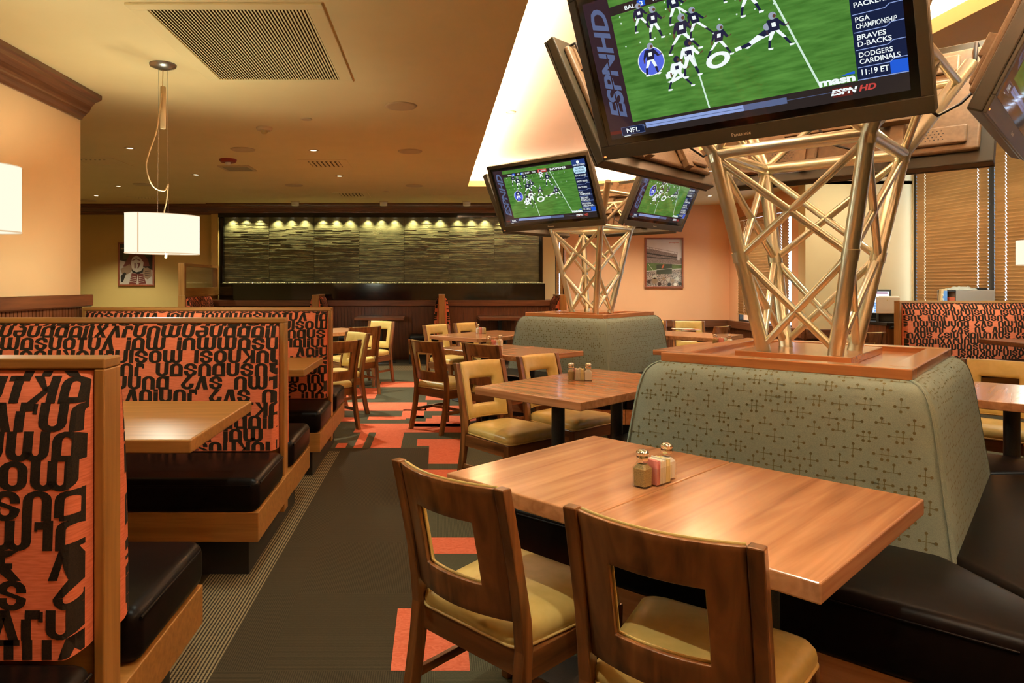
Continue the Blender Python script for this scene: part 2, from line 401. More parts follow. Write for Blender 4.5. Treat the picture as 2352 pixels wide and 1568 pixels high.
# windows: dark frame, pane, and a wooden blind in front of each
def window(n, X, y0, y1, axis='x', sill=.66, head=2.55):
    t = .045; m = MB()
    def bx(a0, a1, z0, z1, d0=.0, d1=.07):
        if axis == 'x': m.box(X + d0, X + d1, a0, a1, z0, z1)
        else: m.box(a0, a1, X + d0, X + d1, z0, z1)
    bx(y0, y0 + t, sill, head); bx(y1 - t, y1, sill, head); bx(y0 + t, y1 - t, sill, sill + t); bx(y0 + t, y1 - t, head - t, head)
    o = struct(m.build('window_%d' % n, 'bronze'))
    m = MB()
    def bx2(a0, a1, z0, z1):
        if axis == 'x': m.box(X + .03, X + .036, a0, a1, z0, z1)
        else: m.box(a0, a1, X + .03, X + .036, z0, z1)
    bx2(y0 + t, y1 - t, sill + t, head - t)
    m.build('pane', 'pane', o)
def blind(X, y0, y1, label, sill=.66, head=2.55, off=-.035, pitch=.046, tilt=66, zbot=None, axis='x', cords=(.13, .87), trimw=.06):
    cx = (0, 0, 0)
    t = thing('window_blind', label, 'blind', (X + off, (y0 + y1) / 2, 0) if axis == 'x' else ((y0 + y1) / 2, X + off, 0), 0 if axis == 'x' else R(90), 'wooden window blinds')
    w = y1 - y0 - trimw; m = MB()
    z = (zbot or sill + .06); zt = head - .07; c, s = math.cos(R(tilt)), math.sin(R(tilt)); hw = .026
    cut = [-w / 2] + [(-w / 2 + w * f) for f in cords] + [w / 2]
    while z < zt:
        for i in range(len(cut) - 1):
            a = cut[i] + (.006 if i else 0); b = cut[i + 1] - (.006 if i < len(cut) - 2 else 0)
            # slat plane tilted: inner edge low, outer edge high
            p = lambda u, dx, dz: (dx, u, z + dz)
            d1 = (-hw * c, hw * s); d2 = (hw * c, -hw * s); n = (.0016 * s, .0016 * c)
            vs_ = [p(a, d1[0], d1[1]), p(b, d1[0], d1[1]), p(b, d2[0], d2[1]), p(a, d2[0], d2[1]),
                   p(a, d1[0] + n[0], d1[1] + n[1]), p(b, d1[0] + n[0], d1[1] + n[1]), p(b, d2[0] + n[0], d2[1] + n[1]), p(a, d2[0] + n[0], d2[1] + n[1])]
            m.add(vs_, [(3, 2, 1, 0), (4, 5, 6, 7), (0, 1, 5, 4), (1, 2, 6, 5), (2, 3, 7, 6), (3, 0, 4, 7)])
        z += pitch
    m.build('slats', 'slat', t)
    MB().box(-.03, .03, -w / 2, w / 2, zt, zt + .055).build('head_rail', 'slat', t)
    if not zbot or zbot < 1.2: MB().box(-.018, .018, -w / 2, w / 2, (zbot or sill + .06) - .035, (zbot or sill + .06) - .02).build('bottom_rail', 'slat', t)
    for f in cords:
        u = -w / 2 + w * f
        MB().tube([(-.006, u, (zbot or sill + .06)), (-.006, u, zt)], .0016, 5).build('cord', 'cable', t)
    MB().tube([(-.03, -w / 2 + .1, zt), (-.03, -w / 2 + .1, zt - 1.1)], .004, 6).build('wand', 'slat', t)
    return t
wn = 1
window(wn, XR1 + .02, yA0, yA1); wn += 1
blind(XR1 + .02, yA0, yA1, 'tan wooden blind on the far window beside the apricot wall, gap of daylight below', zbot=.84, off=-.03, trimw=.13)
labs = ['tan wooden blind on the window beside the cream wall, behind the grey case', 'tan wooden blind on the window behind the hanging lamp at the right edge',
        'tan wooden blind further along the window wall outside the frame', 'tan wooden blind further along the window wall outside the frame', 'tan wooden blind further along the window wall outside the frame']
for i, (a, b) in enumerate(B_open):
    window(wn, XR2 + .02, a, b, head=3.45); wn += 1
    blind(XR2 + .02, a - .01, b - .08, labs[i], head=3.45, off=-.03, trimw=.03)
window(wn, YB + .14, xw0, xw1, axis='y'); wn += 1
blind(YB + .14, xw0, xw1, 'narrow wooden blind between the water wall and the apricot wall', axis='y', off=-.05, cords=(.5,))

# ---- mouldings
crown = [(0, 0), (.17, 0), (.17, -.03), (.15, -.045), (.12, -.055), (.09, -.085), (.075, -.115), (.07, -.13), (.055, -.135), (.045, -.15), (.02, -.17), (.015, -.19), (0, -.19)]
tn = [1]
def trim(prof, p0, p1, out, mat):
    o = struct(MB().sweep(prof, p0, p1, out).build('trim_%d' % tn[0], mat)); tn[0] += 1; return o
trim(crown, (XL, YN, CEIL), (XL, YC, CEIL), (1, 0, 0), 'red_y')
trim(crown, (-8, YB, CEIL), (-4.1, YB, CEIL), (0, -1, 0), 'red_x')
trim(crown, (-4.2, YB - .12, CEIL), (2.05, YB - .12, CEIL), (0, -1, 0), 'red_x')
rail = [(0, 0), (.045, 0), (.05, -.005), (.05, -.075), (.04, -.085), (0, -.085)]
# wainscots: cap rail and reeded boards
def reeds(name, p0, p1, out, z0, z1, mat, pitch=.042, d=.018, label=None):
    p0, p1, out = Vector(p0), Vector(p1), Vector(out); L_ = (p1 - p0).length; dr = (p1 - p0) / L_; n = max(1, int(L_ / pitch)); m = MB()
    for i in range(n):
        a = p0 + dr * (L_ * i / n + .002); b = p0 + dr * (L_ * (i + .84) / n)
        pts = [a, a + out * d, b + out * d, b]
        m.hexa([(q.x, q.y, z0) for q in pts], [(q.x, q.y, z1) for q in pts])
    m.hexa([(q.x, q.y, z0) for q in (p0, p0 + out * .006, p1 + out * .006, p1)], [(q.x, q.y, z1) for q in (p0, p0 + out * .006, p1 + out * .006, p1)])
    return struct(m.build(name, mat))
zr = 1.267
trim([(0, 0), (.07, 0), (.075, -.006), (.075, -.085), (.06, -.095), (0, -.095)], (XL, YN, zr), (XL, YC + .05, zr), (1, 0, 0), 'red_y')
reeds('trim_reeded_left', (XL, YN, 0), (XL, YC, 0), (1, 0, 0), 0, zr - .095, 'red_z')
zs = .68
sill_p = [(-.0, 0), (.06, 0), (.065, -.006), (.065, -.13), (.045, -.14), (0, -.14)]
trim(sill_p, (xw1, YB, zs), (XR1, YB, zs), (0, -1, 0), 'red_x'); reeds('trim_reeded_back_right', (xw1, YB, 0), (XR1, YB, 0), (0, -1, 0), 0, zs - .14, 'red_z')
trim(sill_p, (XR1, YR, zs), (XR1, YB, zs), (-1, 0, 0), 'red_y'); reeds('trim_reeded_right_far', (XR1, YR, 0), (XR1, YB, 0), (-1, 0, 0), 0, zs - .14, 'red_z')
trim(sill_p, (XR1, YR, zs), (XR2, YR, zs), (0, -1, 0), 'red_x'); reeds('trim_reeded_return', (XR1, YR, 0), (XR2, YR, 0), (0, -1, 0), 0, zs - .14, 'red_z')
trim(sill_p, (XR2, YN, zs), (XR2, YR, zs), (-1, 0, 0), 'red_y'); reeds('trim_reeded_right', (XR2, YN, 0), (XR2, YR, 0), (-1, 0, 0), 0, zs - .14, 'red_z')

# ------------------------------------------------------------------ water wall
ww = thing('water_wall', 'long dark water wall of seven split slate panels lit from above, on the back wall', 'water wall', (0, YB, 0))
zt_, zb_ = at_y(0, 499, YB).z, 1.345
xa, xb = at_y(515, 0, YB).x, at_y(1238, 0, YB).x
MB().box(xa - .07, xa, -.06, .02, zb_ - .1, zt_ + .1).box(xb, xb + .06, -.06, .02, zb_ - .1, zt_ + .1).build('side_frame', 'granite', ww)
MB().box(xa - .07, xb + .06, -.14, .02, zt_ + .012, CEIL - .17).box(xa - .07, xb + .06, -.14, -.122, zt_ - .012, zt_ + .012).build('header', 'granite', ww)
pw = (xb - xa) / 7
rnd = random.Random(3)
rough_k = [1, .75, 1, .3, 1, .7, 1]
for k in range(7):
    m = MB(); x0, x1 = xa + pw * k + .004, xa + pw * (k + 1) - .004
    m.box(x0, x1, -.002, .018, zb_, zt_)
    nrow = 84; hh = (zt_ - zb_) / nrow
    for r_ in range(nrow):
        x = x0; f = rough_k[k] * (.35 + .65 * (1 - abs(r_ / nrow - .35)))
        while x < x1 - 1e-4:
            L_ = rnd.uniform(.08, .5); xe = min(x1, x + L_)
            if x1 - xe < .04: xe = x1
            d = .006 + f * rnd.choice([0, 0, .004, .008, .014, .022]) * rnd.uniform(.4, 1)
            z = zb_ + hh * r_
            m.add([(x, 0, z + hh * .9), (xe, 0, z + hh * .9), (xe, -d, z + hh * .72), (x, -d, z + hh * .72), (xe, -d, z + hh * .1), (x, -d, z + hh * .1), (xe, 0, z), (x, 0, z)],
                  [(0, 1, 2, 3), (3, 2, 4, 5), (5, 4, 6, 7), (0, 3, 5, 7), (1, 6, 4, 2)])
            x = xe
    m.build('stone_panel', 'stone', ww)
YF = YB - .62                                                        # basin front
xba, xbb = at_y(535, 0, YF).x, at_y(1252, 0, YF).x
zt2, zb2 = at_y(0, 650.5, YF).z, at_y(0, 689, YF).z
MB().hexa([(xba - .28, -.45, zb2), (xba, -.62, zb2), (xba, -.02, zb2), (xba - .28, -.02, zb2)], [(xba - .28, -.45, zt2), (xba, -.62, zt2), (xba, -.02, zt2), (xba - .28, -.02, zt2)])
MB().prism([(xba - .3, -.4), (xba, -.62), (xbb, -.62), (xbb, -.01), (xba - .3, -.01)], zb2, zt2).build('basin', 'granite', ww, .004)
m = MB(); rp = random.Random(5)
for i in range(900):
    x = rp.uniform(xba - .28, xbb - .02); y = rp.uniform(-.6, -.2); rr = rp.uniform(.006, .016)
    if x < xba and y < -.61 + (xba - x) * .73: continue
    c = Vector((x, y, zt2 + rr * .5)); vs_ = []
    for p in [(1, 0, 0), (-1, 0, 0), (0, 1, 0), (0, -1, 0), (0, 0, 1), (0, 0, -.6)]:
        vs_.append(c + Vector(p) * rr * rp.uniform(.6, 1.2))
    m.add(vs_, [(0, 2, 4), (2, 1, 4), (1, 3, 4), (3, 0, 4), (2, 0, 5), (1, 2, 5), (3, 1, 5), (0, 3, 5)])
crystal = base_mat('crushed glass', S(226, 220, 170), .1, 0, .8)
pb = m.build('glass_pebbles', crystal, ww); pb['kind'] = 'stuff'
m = MB()
for k in range(7):
    for j in (-1, 0, 1):
        x = xa + pw * (k + .5 + j * .3)
        m.lathe([(.02, zt_ - .003), (.02, zt_ + .02)], 12, (x, -.1, 0))
m.build('lamp_row', 'bulb', ww)
# shelf and reeded front under the basin
trim([(0, 0), (.05, 0), (.055, -.006), (.055, -.1), (.035, -.115), (0, -.115)], (-3.97, YF + .02, zb2), (2.3, YF + .02, zb2), (0, -1, 0), 'red_x')
struct(MB().box(-3.97, 2.3, YF + .03, YB - .02, 0, zb2).build('wall_back_plinth', 'red_x'))
reeds('trim_reeded_back', (-3.97, YF + .03, 0), (2.3, YF + .03, 0), (0, -1, 0), 0, zb2 - .1, 'red_z', .06, .02)

# ------------------------------------------------------------------ ceiling fixtures
def ceil_at(x, y): p = at_z(x, y, CEIL); return (p.x, p.y, CEIL)
# big return grille
g0 = at_z(275.5, 5.6, CEIL); g1 = at_z(810.5, 186, CEIL)
gx0, gx1, gy0, gy1 = -1.64, -.60, g0.y, g1.y
t = thing('return_air_grille', 'large square slatted air grille in the ceiling above the booths', 'air grille', ((gx0 + gx1) / 2, (gy0 + gy1) / 2, CEIL))
w_, h_ = (gx1 - gx0) / 2, (gy1 - gy0) / 2
MB().box(-w_, w_, -h_, -h_ + .07, -.012, 0).box(-w_, w_, h_ - .07, h_, -.012, 0).box(-w_, -w_ + .09, -h_ + .07, h_ - .07, -.012, 0).box(w_ - .09, w_, -h_ + .07, h_ - .07, -.012, 0).build('frame', 'ceiling', t, .003)
m = MB(); n = 46
for i in range(n):
    x = -w_ + .09 + (2 * w_ - .18) * (i + .2) / n; dx = (2 * w_ - .18) / n
    m.add([(x, -h_ + .07, -.005), (x + dx * .72, -h_ + .07, -.012), (x + dx * .72, h_ - .07, -.012), (x, h_ - .07, -.005)], [(0, 1, 2, 3)])
m.build('slats', 'ceiling', t)
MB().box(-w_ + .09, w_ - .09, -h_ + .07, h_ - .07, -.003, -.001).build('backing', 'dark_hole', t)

def speaker(x, y, d, label, proto=[None]):
    if proto[0] is None:
        t = thing('ceiling_speaker', label, 'speaker', ceil_at(x, y), 0, 'round ceiling speakers')
        MB().lathe([(.105, -.009), (.127, -.009), (.135, 0), (.1, 0)], 36).build('rim', 'offwhite', t)
        MB().lathe([(.0001, -.008), (.106, -.006)], 36).build('grille', 'grille_grey', t)
        proto[0] = t
    else: dup(proto[0], ceil_at(x, y), 0, label)
for x, y, l in [(921, 243, 'round grey ceiling speaker nearest the bright coffer edge'), (942, 347, 'round ceiling speaker between the coffer and the slatted vents'),
                (558, 343, 'round ceiling speaker behind the red alarm'), (675, 425, 'round ceiling speaker above the white can lights'),
                (327, 423, 'round ceiling speaker behind the hanging lamp cord'), (952, 426, 'small far round speaker left of the coffer end'), (203, 460, 'round speaker partly hidden by the peach wall')]:
    speaker(x, y, 0, l)
def vent(x, y, label, proto=[None]):
    if proto[0] is None:
        t = thing('supply_vent', label, 'vent', ceil_at(x, y), 0, 'square ceiling vents')
        s = .29
        MB().box(-s, s, -s, -s + .1, -.006, 0).box(-s, s, s - .1, s, -.006, 0).box(-s, -s + .1, -s + .1, s - .1, -.006, 0).box(s - .1, s, -s + .1, s - .1, -.006, 0).build('frame', 'ceiling', t)
        m = MB(); s2 = s - .1
        for i in range(7):
            u = -s2 + 2 * s2 * (i + .3) / 7
            m.add([(u, -s2, -.012), (u + .03, -s2, -.001), (u + .03, s2, -.001), (u, s2, -.012)], [(0, 1, 2, 3)])
        m.build('slats', 'ceiling', t)
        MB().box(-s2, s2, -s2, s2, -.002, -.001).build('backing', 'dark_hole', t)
        proto[0] = t
    else: dup(proto[0], ceil_at(x, y), 0, label)
for x, y, l in [(228, 372, 'square ceiling vent beside the end of the peach wall'), (748, 376, 'square slatted ceiling vent in the middle of the ceiling'),
                (808, 447, 'square ceiling vent above the water wall'), (345, 457, 'far square ceiling vent behind the hanging lamp')]: vent(x, y, l)
def downlight(pos, label, proto=[None]):
    if proto[0] is None:
        t = thing('downlight', label, 'downlight', pos, 0, 'recessed downlights')
        MB().lathe([(.036, -.001), (.036, -.005), (.055, -.005), (.058, 0), (.05, 0)], 28).build('trim_ring', 'offwhite', t)
        MB().lathe([(.0001, -.0015), (.034, -.0015)], 20).build('lamp', 'bulb', t)
        proto[0] = t; return t
    return dup(proto[0], pos, 0, label)
DL = []
for x, y, l in [(720, 345, 'lit recessed downlight in front of the middle vent'), (298, 340, 'lit recessed downlight left of the hanging lamp cord'),
                (450, 401, 'lit recessed downlight right of the hanging lamp'), (780, 404, 'lit recessed downlight behind the middle vent'), (221, 449, 'lit recessed downlight low beside the peach wall')]:
    p = ceil_at(x, y); downlight(p, l); DL.append((p, 1))
for i, (x, y) in enumerate([(.78, 7.2), (2.6, 7.2), (.78, 3.1), (2.6, 3.1), (.78, .9), (2.6, .9)]):
    p = (x, y, 3.15); downlight(p, ['small recessed downlight inside the glowing coffer', 'recessed downlight in the coffer behind the televisions'][i > 0]); DL.append((p, 2))
for (x, y) in [(-.35, 3.3), (-.35, 1.3), (4.2, 3.2), (4.2, 6.4), (3.6, 9.0), (-.35, -.6)]:
    p = (x, y, CEIL); downlight(p, 'recessed downlight over the dining tables'); DL.append((p, 3))
for (x, y) in [(-5.2, 7.2), (-5.4, 9.4), (-4.8, 10.4), (-7, 8.5)]:  # extra lamps added out of view to lift the dark far left
    p = (x, y, CEIL); downlight(p, 'unseen downlight added to brighten the side room behind the peach wall'); DL.append((p, 4))
for (x, y) in [(3.3, 11.55), (4.6, 11.55), (5.9, 9.2), (6.0, 7.0)]:  # wall washers added to lift the dim apricot and cream walls
    p = (x, y, CEIL if x < 4.9 else CEIL2); downlight(p, 'recessed downlight added to brighten the wall beside the windows'); DL.append((p, 5))
t = thing('smoke_detector', 'white dome smoke detector on the ceiling', 'smoke detector', ceil_at(607, 293))
MB().lathe([(.055, -.03), (.068, -.026), (.075, -.012), (.075, 0)], 28).build('base', 'offwhite', t)
MB().lathe([(.001, -.062), (.022, -.058), (.03, -.045), (.036, -.03)], 24).build('sensor', 'pipe_v', t)
t = tag(MB().lathe([(.04, -.012), (.05, -.01), (.052, 0)], 24).build('cover_plate', 'offwhite', None, loc=Vector(ceil_at(704, 273)) + Vector((0, 0, .004))), 'small round white cover plate on the ceiling beside the smoke detector', 'cover plate')
t = tag(MB().lathe([(.04, -.012), (.05, -.01), (.052, 0)], 24).build('cover_plate', 'offwhite', None, loc=Vector(ceil_at(887, 439)) + Vector((0, 0, .004))), 'small round white cover plate near the far vent', 'cover plate')
t = thing('fire_alarm', 'red fire alarm with clear lamp on the ceiling', 'fire alarm', Vector(ceil_at(524, 366)) + Vector((0, 0, .004)))
MB().lathe([(.085, -.04), (.1, -.02), (.1, 0)], 28).build('body', 'red_fire', t); MB().lathe([(.001, -.075), (.03, -.065), (.034, -.04)], 20).build('lamp_lens', 'white', t)
t = thing('access_plate', 'square grey grille plate behind the red alarm', 'plate', ceil_at(546, 386))
MB().box(-.2, .2, -.2, -.16, -.01, 0).box(-.2, .2, .16, .2, -.01, 0).box(-.2, -.16, -.16, .16, -.01, 0).box(.16, .2, -.16, .16, -.01, 0).build('frame', 'offwhite', t); MB().box(-.16, .16, -.16, .16, -.005, 0).build('grille', 'grille_grey', t)
for i, (x, l) in enumerate([(678, 'white cylinder spotlight above the left of the water wall'), (881, 'white cylinder spotlight above the middle of the water wall'), (1072, 'white cylinder spotlight nearest the coffer end')]):
    p = at_z(x, 463, CEIL)
    t = thing('can_light', l, 'spotlight', p, 0, 'white can lights on the ceiling')
    MB().lathe([(.06, -.075), (.066, -.07), (.066, 0)], 24).build('housing', 'white', t); MB().lathe([(.075, -.012), (.085, 0)], 24).build('mount', 'offwhite', t)
for (x, y, l) in [(1036, 452, 'flush square access panel outlined in the ceiling near the coffer'), ]:
    t = tag(MB().box(-.3, .3, -.25, .25, -.004, .0).build('ceiling_hatch', 'ceiling', None, .002, loc=ceil_at(x, y)), l, 'hatch')

# ------------------------------------------------------------------ pendants
def pendant(pos, zs0, zs1, label, rot=R(40), proto=[None]):
    x, y = pos
    if proto[0] is not None: return dup(proto[0], (x, y, 0), rot, label)
    t = thing('pendant_lamp', label, 'pendant lamp', (x, y, 0), rot, 'oval drum pendants')
    zc = (zs0 + zs1) / 2
    MB().lathe([(.001, CEIL - .035), (.03, CEIL - .034), (.085, CEIL - .014), (.088, CEIL)], 32).build('canopy', 'steel', t)
    MB().lathe([(.017, CEIL - .15), (.018, CEIL - .16), (.018, CEIL - .43), (.015, CEIL - .435)], 20).build('counterweight', 'offwhite', t)
    ca = MB(); pts = [(0, 0, CEIL - .03), (-.005, -.006, CEIL - .15)]; ca.tube(pts, .003, 6)
    b = [(-.012, -.012, CEIL - .2), (-.05, -.03, CEIL - .45), (-.11, -.06, CEIL - .62), (-.13, -.07, CEIL - .72), (-.08, -.04, CEIL - .83), (.01, .01, CEIL - .85), (.045, .03, CEIL - .80), (.03, .02, CEIL - .92), (.02, .015, zs1 + .06), (0, 0, zs1 - .02)]
    sm = []
    for i in range(len(b) - 1):
        p0, p1, p2, p3 = [Vector(b[max(0, min(len(b) - 1, i + k))]) for k in (-1, 0, 1, 2)]
        for q in range(6):
            u = q / 6
            sm.append(.5 * ((2 * p1) + (-p0 + p2) * u + (2 * p0 - 5 * p1 + 4 * p2 - p3) * u * u + (-p0 + 3 * p1 - 3 * p2 + p3) * u ** 3))
    sm.append(Vector(b[-1])); ca.tube(sm, .0042, 8); ca.build('cord', 'cable', t)
    MB().tube([(-.03, .0, CEIL - .02), (-.035, 0, zs1)], .0012, 5).build('suspension_wire', 'steel', t)
    MB().tube([(.03, .0, CEIL - .02), (.035, 0, zs1)], .0012, 5).build('suspension_wire', 'steel', t)
    m = MB(); n = 56; ax_, ay = .245, .135
    for (k, z0, z1) in ((1.0, zs0, zs1),):
        vo = [(ax_ * math.cos(2 * math.pi * j / n), ay * math.sin(2 * math.pi * j / n)) for j in range(n)]
        vs_ = [(a, b_, z0) for a, b_ in vo] + [(a, b_, z1) for a, b_ in vo] + [(a * .985, b_ * .985, z0) for a, b_ in vo] + [(a * .985, b_ * .985, z1) for a, b_ in vo]
        fs = []
        for j in range(n):
            q = (j + 1) % n; fs += [(j, q, n + q, n + j), (2 * n + q, 2 * n + j, 3 * n + j, 3 * n + q), (j, 2 * n + j, 2 * n + q, q), (n + j, n + q, 3 * n + q, 3 * n + j)]
        m.add(vs_, fs, 0, True)
    j = int(n * .62); a, b_ = vo[j]; a2, b2 = vo[j + 1]
    m.add([(a * 1.003, b_ * 1.003, zs0), (a * .6 * 1.003 + a2 * .4 * 1.003, b_ * .6 * 1.003 + b2 * .4 * 1.003, zs0), (a * .6 * 1.003 + a2 * .4 * 1.003, b_ * .6 * 1.003 + b2 * .4 * 1.003, zs1), (a * 1.003, b_ * 1.003, zs1)], [(0, 1, 2, 3)], 1)
    m.tube([(a, b_, zs0) for a, b_ in vo], .003, 5, 1, False, True); m.tube([(a, b_, zs1) for a, b_ in vo], .002, 5, 1, False, True)
    m.build('shade', ['shade', 'shade_seam'], t)
    MB().lathe([(.0001, zs0 + .02), (.97, zs0 + .02)], n, ex=ax_, ey=ay).build('diffuser', 'diffuser', t)
    MB().tube([(.02, 0, zs0 + .02), (.02, 0, zs0 - .03)], .008, 10).build('finial', 'white', t)
    proto[0] = t; return t
PEN = [(-1.84, 4.64), (-1.86, 2.62), (6.42, 7.4)]
pendant(PEN[0], 1.555, 1.815, 'glowing white oval drum lamp hanging before the framed football poster')
pendant(PEN[1], 1.555, 1.815, 'glowing white oval drum lamp cut off by the left edge, before the peach wall')
pendant(PEN[2], 1.555, 1.815, 'glowing white drum lamp at the right edge, before the window blinds')
# ------------------------------------------------------------------ lettered upholstery
def glyphs():
    G = {}
    def Rc(x0, y0, x1, y1): return [(x0, y0), (x1, y0), (x1, y1), (x0, y1)]
    def arch(cx, cy, rx, ry, ix, iy, a0, a1, n=7):
        out = []
        for i in range(n):
            t0 = R(a0 + (a1 - a0) * i / n); t1 = R(a0 + (a1 - a0) * (i + 1) / n)
            out.append([(cx + rx * math.cos(t0), cy + ry * math.sin(t0)), (cx + rx * math.cos(t1), cy + ry * math.sin(t1)),
                        (cx + ix * math.cos(t1), cy + iy * math.sin(t1)), (cx + ix * math.cos(t0), cy + iy * math.sin(t0))])
        return out
    top = lambda cx=.485, w=.485: arch(cx, .68, w, .32, w - .33, .13, 0, 180)
    bot = lambda cx=.485, w=.485: arch(cx, .32, w, .32, w - .33, .13, 180, 360)
    P = lambda *p: list(p)
    G['n'] = (.97, [Rc(0, 0, .33, .68), Rc(.64, 0, .97, .68)] + top())
    G['u'] = (.97, [Rc(0, .32, .33, 1), Rc(.64, .32, .97, 1)] + bot())
    G['o'] = (.97, [Rc(0, .32, .33, .68), Rc(.64, .32, .97, .68)] + top() + bot())
    G['a'] = (.97, [Rc(0, .32, .33, 1), Rc(.64, .32, .97, 1), Rc(.33, .8, .64, 1)] + bot())
    G['p'] = (.97, [Rc(0, 0, .33, 1), Rc(.64, .32, .97, .9), Rc(.33, .82, .8, 1)] + bot())
    G['e'] = (.97, [Rc(0, .32, .33, .68), Rc(.64, .4, .97, .68), Rc(.33, .4, .64, .56)] + top() + arch(.485, .32, .485, .32, .155, .13, 180, 300))
    G['m'] = (1.46, [Rc(0, 0, .33, .68), Rc(.565, 0, .895, .68), Rc(1.13, 0, 1.46, .68)] + top(.4475, .4475) + top(1.0125, .4475))
    G['w'] = (1.46, [Rc(0, .32, .33, 1), Rc(.565, .32, .895, 1), Rc(1.13, .32, 1.46, 1)] + bot(.4475, .4475) + bot(1.0125, .4475))
    G['j'] = (.72, [Rc(.39, .3, .72, 1), Rc(.1, 0, .6, .3), Rc(0, .05, .15, .4)])
    G['i'] = (.34, [Rc(0, 0, .33, 1)])
    G['l'] = (.34, [Rc(0, .22, .33, 1), Rc(0, 0, .33, .2)])
    G['t'] = (.72, [Rc(.2, 0, .53, 1), Rc(0, 0, .72, .2)])
    G['r'] = (.62, [Rc(0, 0, .33, 1), Rc(.33, .05, .62, .3), Rc(.52, .3, .62, .36)])
    G['s'] = (.97, [Rc(0, .6, .33, .68), P((0, .6), (.33, .62), (.97, .4), (.64, .36)), Rc(.64, .32, .97, .4), Rc(.64, .58, .97, .68), Rc(0, .32, .33, .42)] + top() + bot())
    G['2'] = (.97, [Rc(.64, .6, .97, .68), P((.97, .62), (.64, .58), (.1, 0), (.5, 0)), Rc(0, .55, .33, .68)] + top())
    G['c'] = (.97, [Rc(.64, .32, .97, 1), Rc(0, .32, .33, .55), Rc(.2, .9, .64, 1)] + bot())
    G['v'] = (.97, [P((0, 1), (.33, 1), (.62, 0), (.3, 0)), P((.97, 1), (.66, 1), (.35, 0), (.62, 0))])
    G['y'] = (.97, [P((0, 1), (.34, 1), (.62, 0), (.2, 0)), P((.97, 1), (.66, 1), (.45, .25), (.62, 0))])
    G['x'] = (.97, [P((0, 0), (.33, 0), (.97, 1), (.64, 1)), P((.64, 0), (.97, 0), (.33, 1), (0, 1))])
    G['k'] = (.97, [Rc(0, 0, .33, 1), P((.33, .35), (.33, .62), (.64, 1), (.97, 1)), P((.33, .55), (.45, .6), (.97, 0), (.62, 0))])
    G['3'] = (.97, [Rc(.55, .2, .9, .42), P((0, 1), (.4, 1), (.95, .55), (.5, .45)), P((.1, 0), (.97, 0), (.9, .3), (.4, .2)), Rc(.3, .42, .9, .6)])
    G[' '] = (.7, [])
    return G
GL = glyphs()
ROWS = ['3u sy2 junlay ', 'snyunlaktnis2 ', 'lappnenmunjvxi', 'mal vntonsammul ', 'knosi mosinjnu', 'usan junl 3usnp', 'liarmu sy2 punn']
RH = .068
def lettered(width, length, seed=0, u_cuts=(), v_cuts=(), clip=None):
    """flat sheet of woven letters: verts (u, v) with v measured down from the top; cut along the folds of the seat"""
    V, Fc = [], []
    r_ = random.Random(seed); v = -.05; row = seed
    while v < length:
        s = ROWS[row % len(ROWS)]; k = r_.randrange(len(s)); u = -r_.uniform(0, .08); i = k
        while u < width:
            w_, polys = GL[s[i % len(s)]]
            for p in polys:
                o = len(V)
                V += [(u + x * RH * 1.03, v + RH * (y * 1.02 - .01)) for x, y in p]; Fc.append(list(range(o, o + len(p))))
            u += (w_ + .09) * RH * 1.03; i += 1
        v += RH; row += 1
    bm = bmesh.new()
    bv = [bm.verts.new((a, b, 0)) for a, b in V]
    for f in Fc: bm.faces.new([bv[i] for i in f])
    def cut(co, no, clear=False):
        bmesh.ops.bisect_plane(bm, geom=bm.verts[:] + bm.edges[:] + bm.faces[:], plane_co=co, plane_no=no, clear_outer=clear, dist=1e-6)
    e = .002
    cut((e, 0, 0), (-1, 0, 0), True); cut((width - e, 0, 0), (1, 0, 0), True); cut((0, e, 0), (0, -1, 0), True); cut((0, length - e, 0), (0, 1, 0), True)
    for c in u_cuts: cut((c, 0, 0), (1, 0, 0))
    for c in v_cuts: cut((0, c, 0), (0, 1, 0))
    bm.verts.index_update()
    out = [(q.co.x, q.co.y) for q in bm.verts], [[q.index for q in f.verts] for f in bm.faces]
    bm.free()
    return out

def padded_back(name, parent, width, prof, fn, seed, edge=.026, letters=True, mats=('fabric_or', 'fabric_bk')):
    """prof: list of (d, z) from top to bottom; fn(u, d, z) -> point; surface with rolled side edges"""
    L_ = [0]
    for i in range(1, len(prof)): L_.append(L_[-1] + math.dist(prof[i], prof[i - 1]))
    us = [0, edge * .12, edge * .35, edge * .65, edge, width - edge, width - edge * .65, width - edge * .35, width - edge * .12, width]
    def roll(u):
        q = min(u, width - u)
        return 1 - max(0, (1 - q / edge)) ** 2.2 * .7 if q < edge else 1
    def pt(u, v, off=0):
        i = 0
        while i < len(L_) - 2 and v > L_[i + 1]: i += 1
        f = (v - L_[i]) / (L_[i + 1] - L_[i])
        d = prof[i][0] + (prof[i + 1][0] - prof[i][0]) * f; z = prof[i][1] + (prof[i + 1][1] - prof[i][1]) * f
        return fn(u, d * roll(u) + off, z + off * .5)
    m = MB(); n = len(us)
    m.add([pt(u, v) for v in L_ for u in us], [(j * n + i, j * n + i + 1, (j + 1) * n + i + 1, (j + 1) * n + i) for j in range(len(L_) - 1) for i in range(n - 1)], 0, True)
    # sides down to the frame
    for u in (0, width):
        a = [pt(u, v) for v in L_]; b = [fn(u, -.005, p[1]) for p in prof]
        m.add(a + b, [(i, i + 1, len(a) + i + 1, len(a) + i) for i in range(len(a) - 1)], 0, True)
    if letters:
        vv, ff = lettered(width, L_[-1], seed, us[1:-1], L_[1:-1])
        m.add([pt(u, v, .0012) for u, v in vv], ff, 1)
    return m.build(name, list(mats), parent)

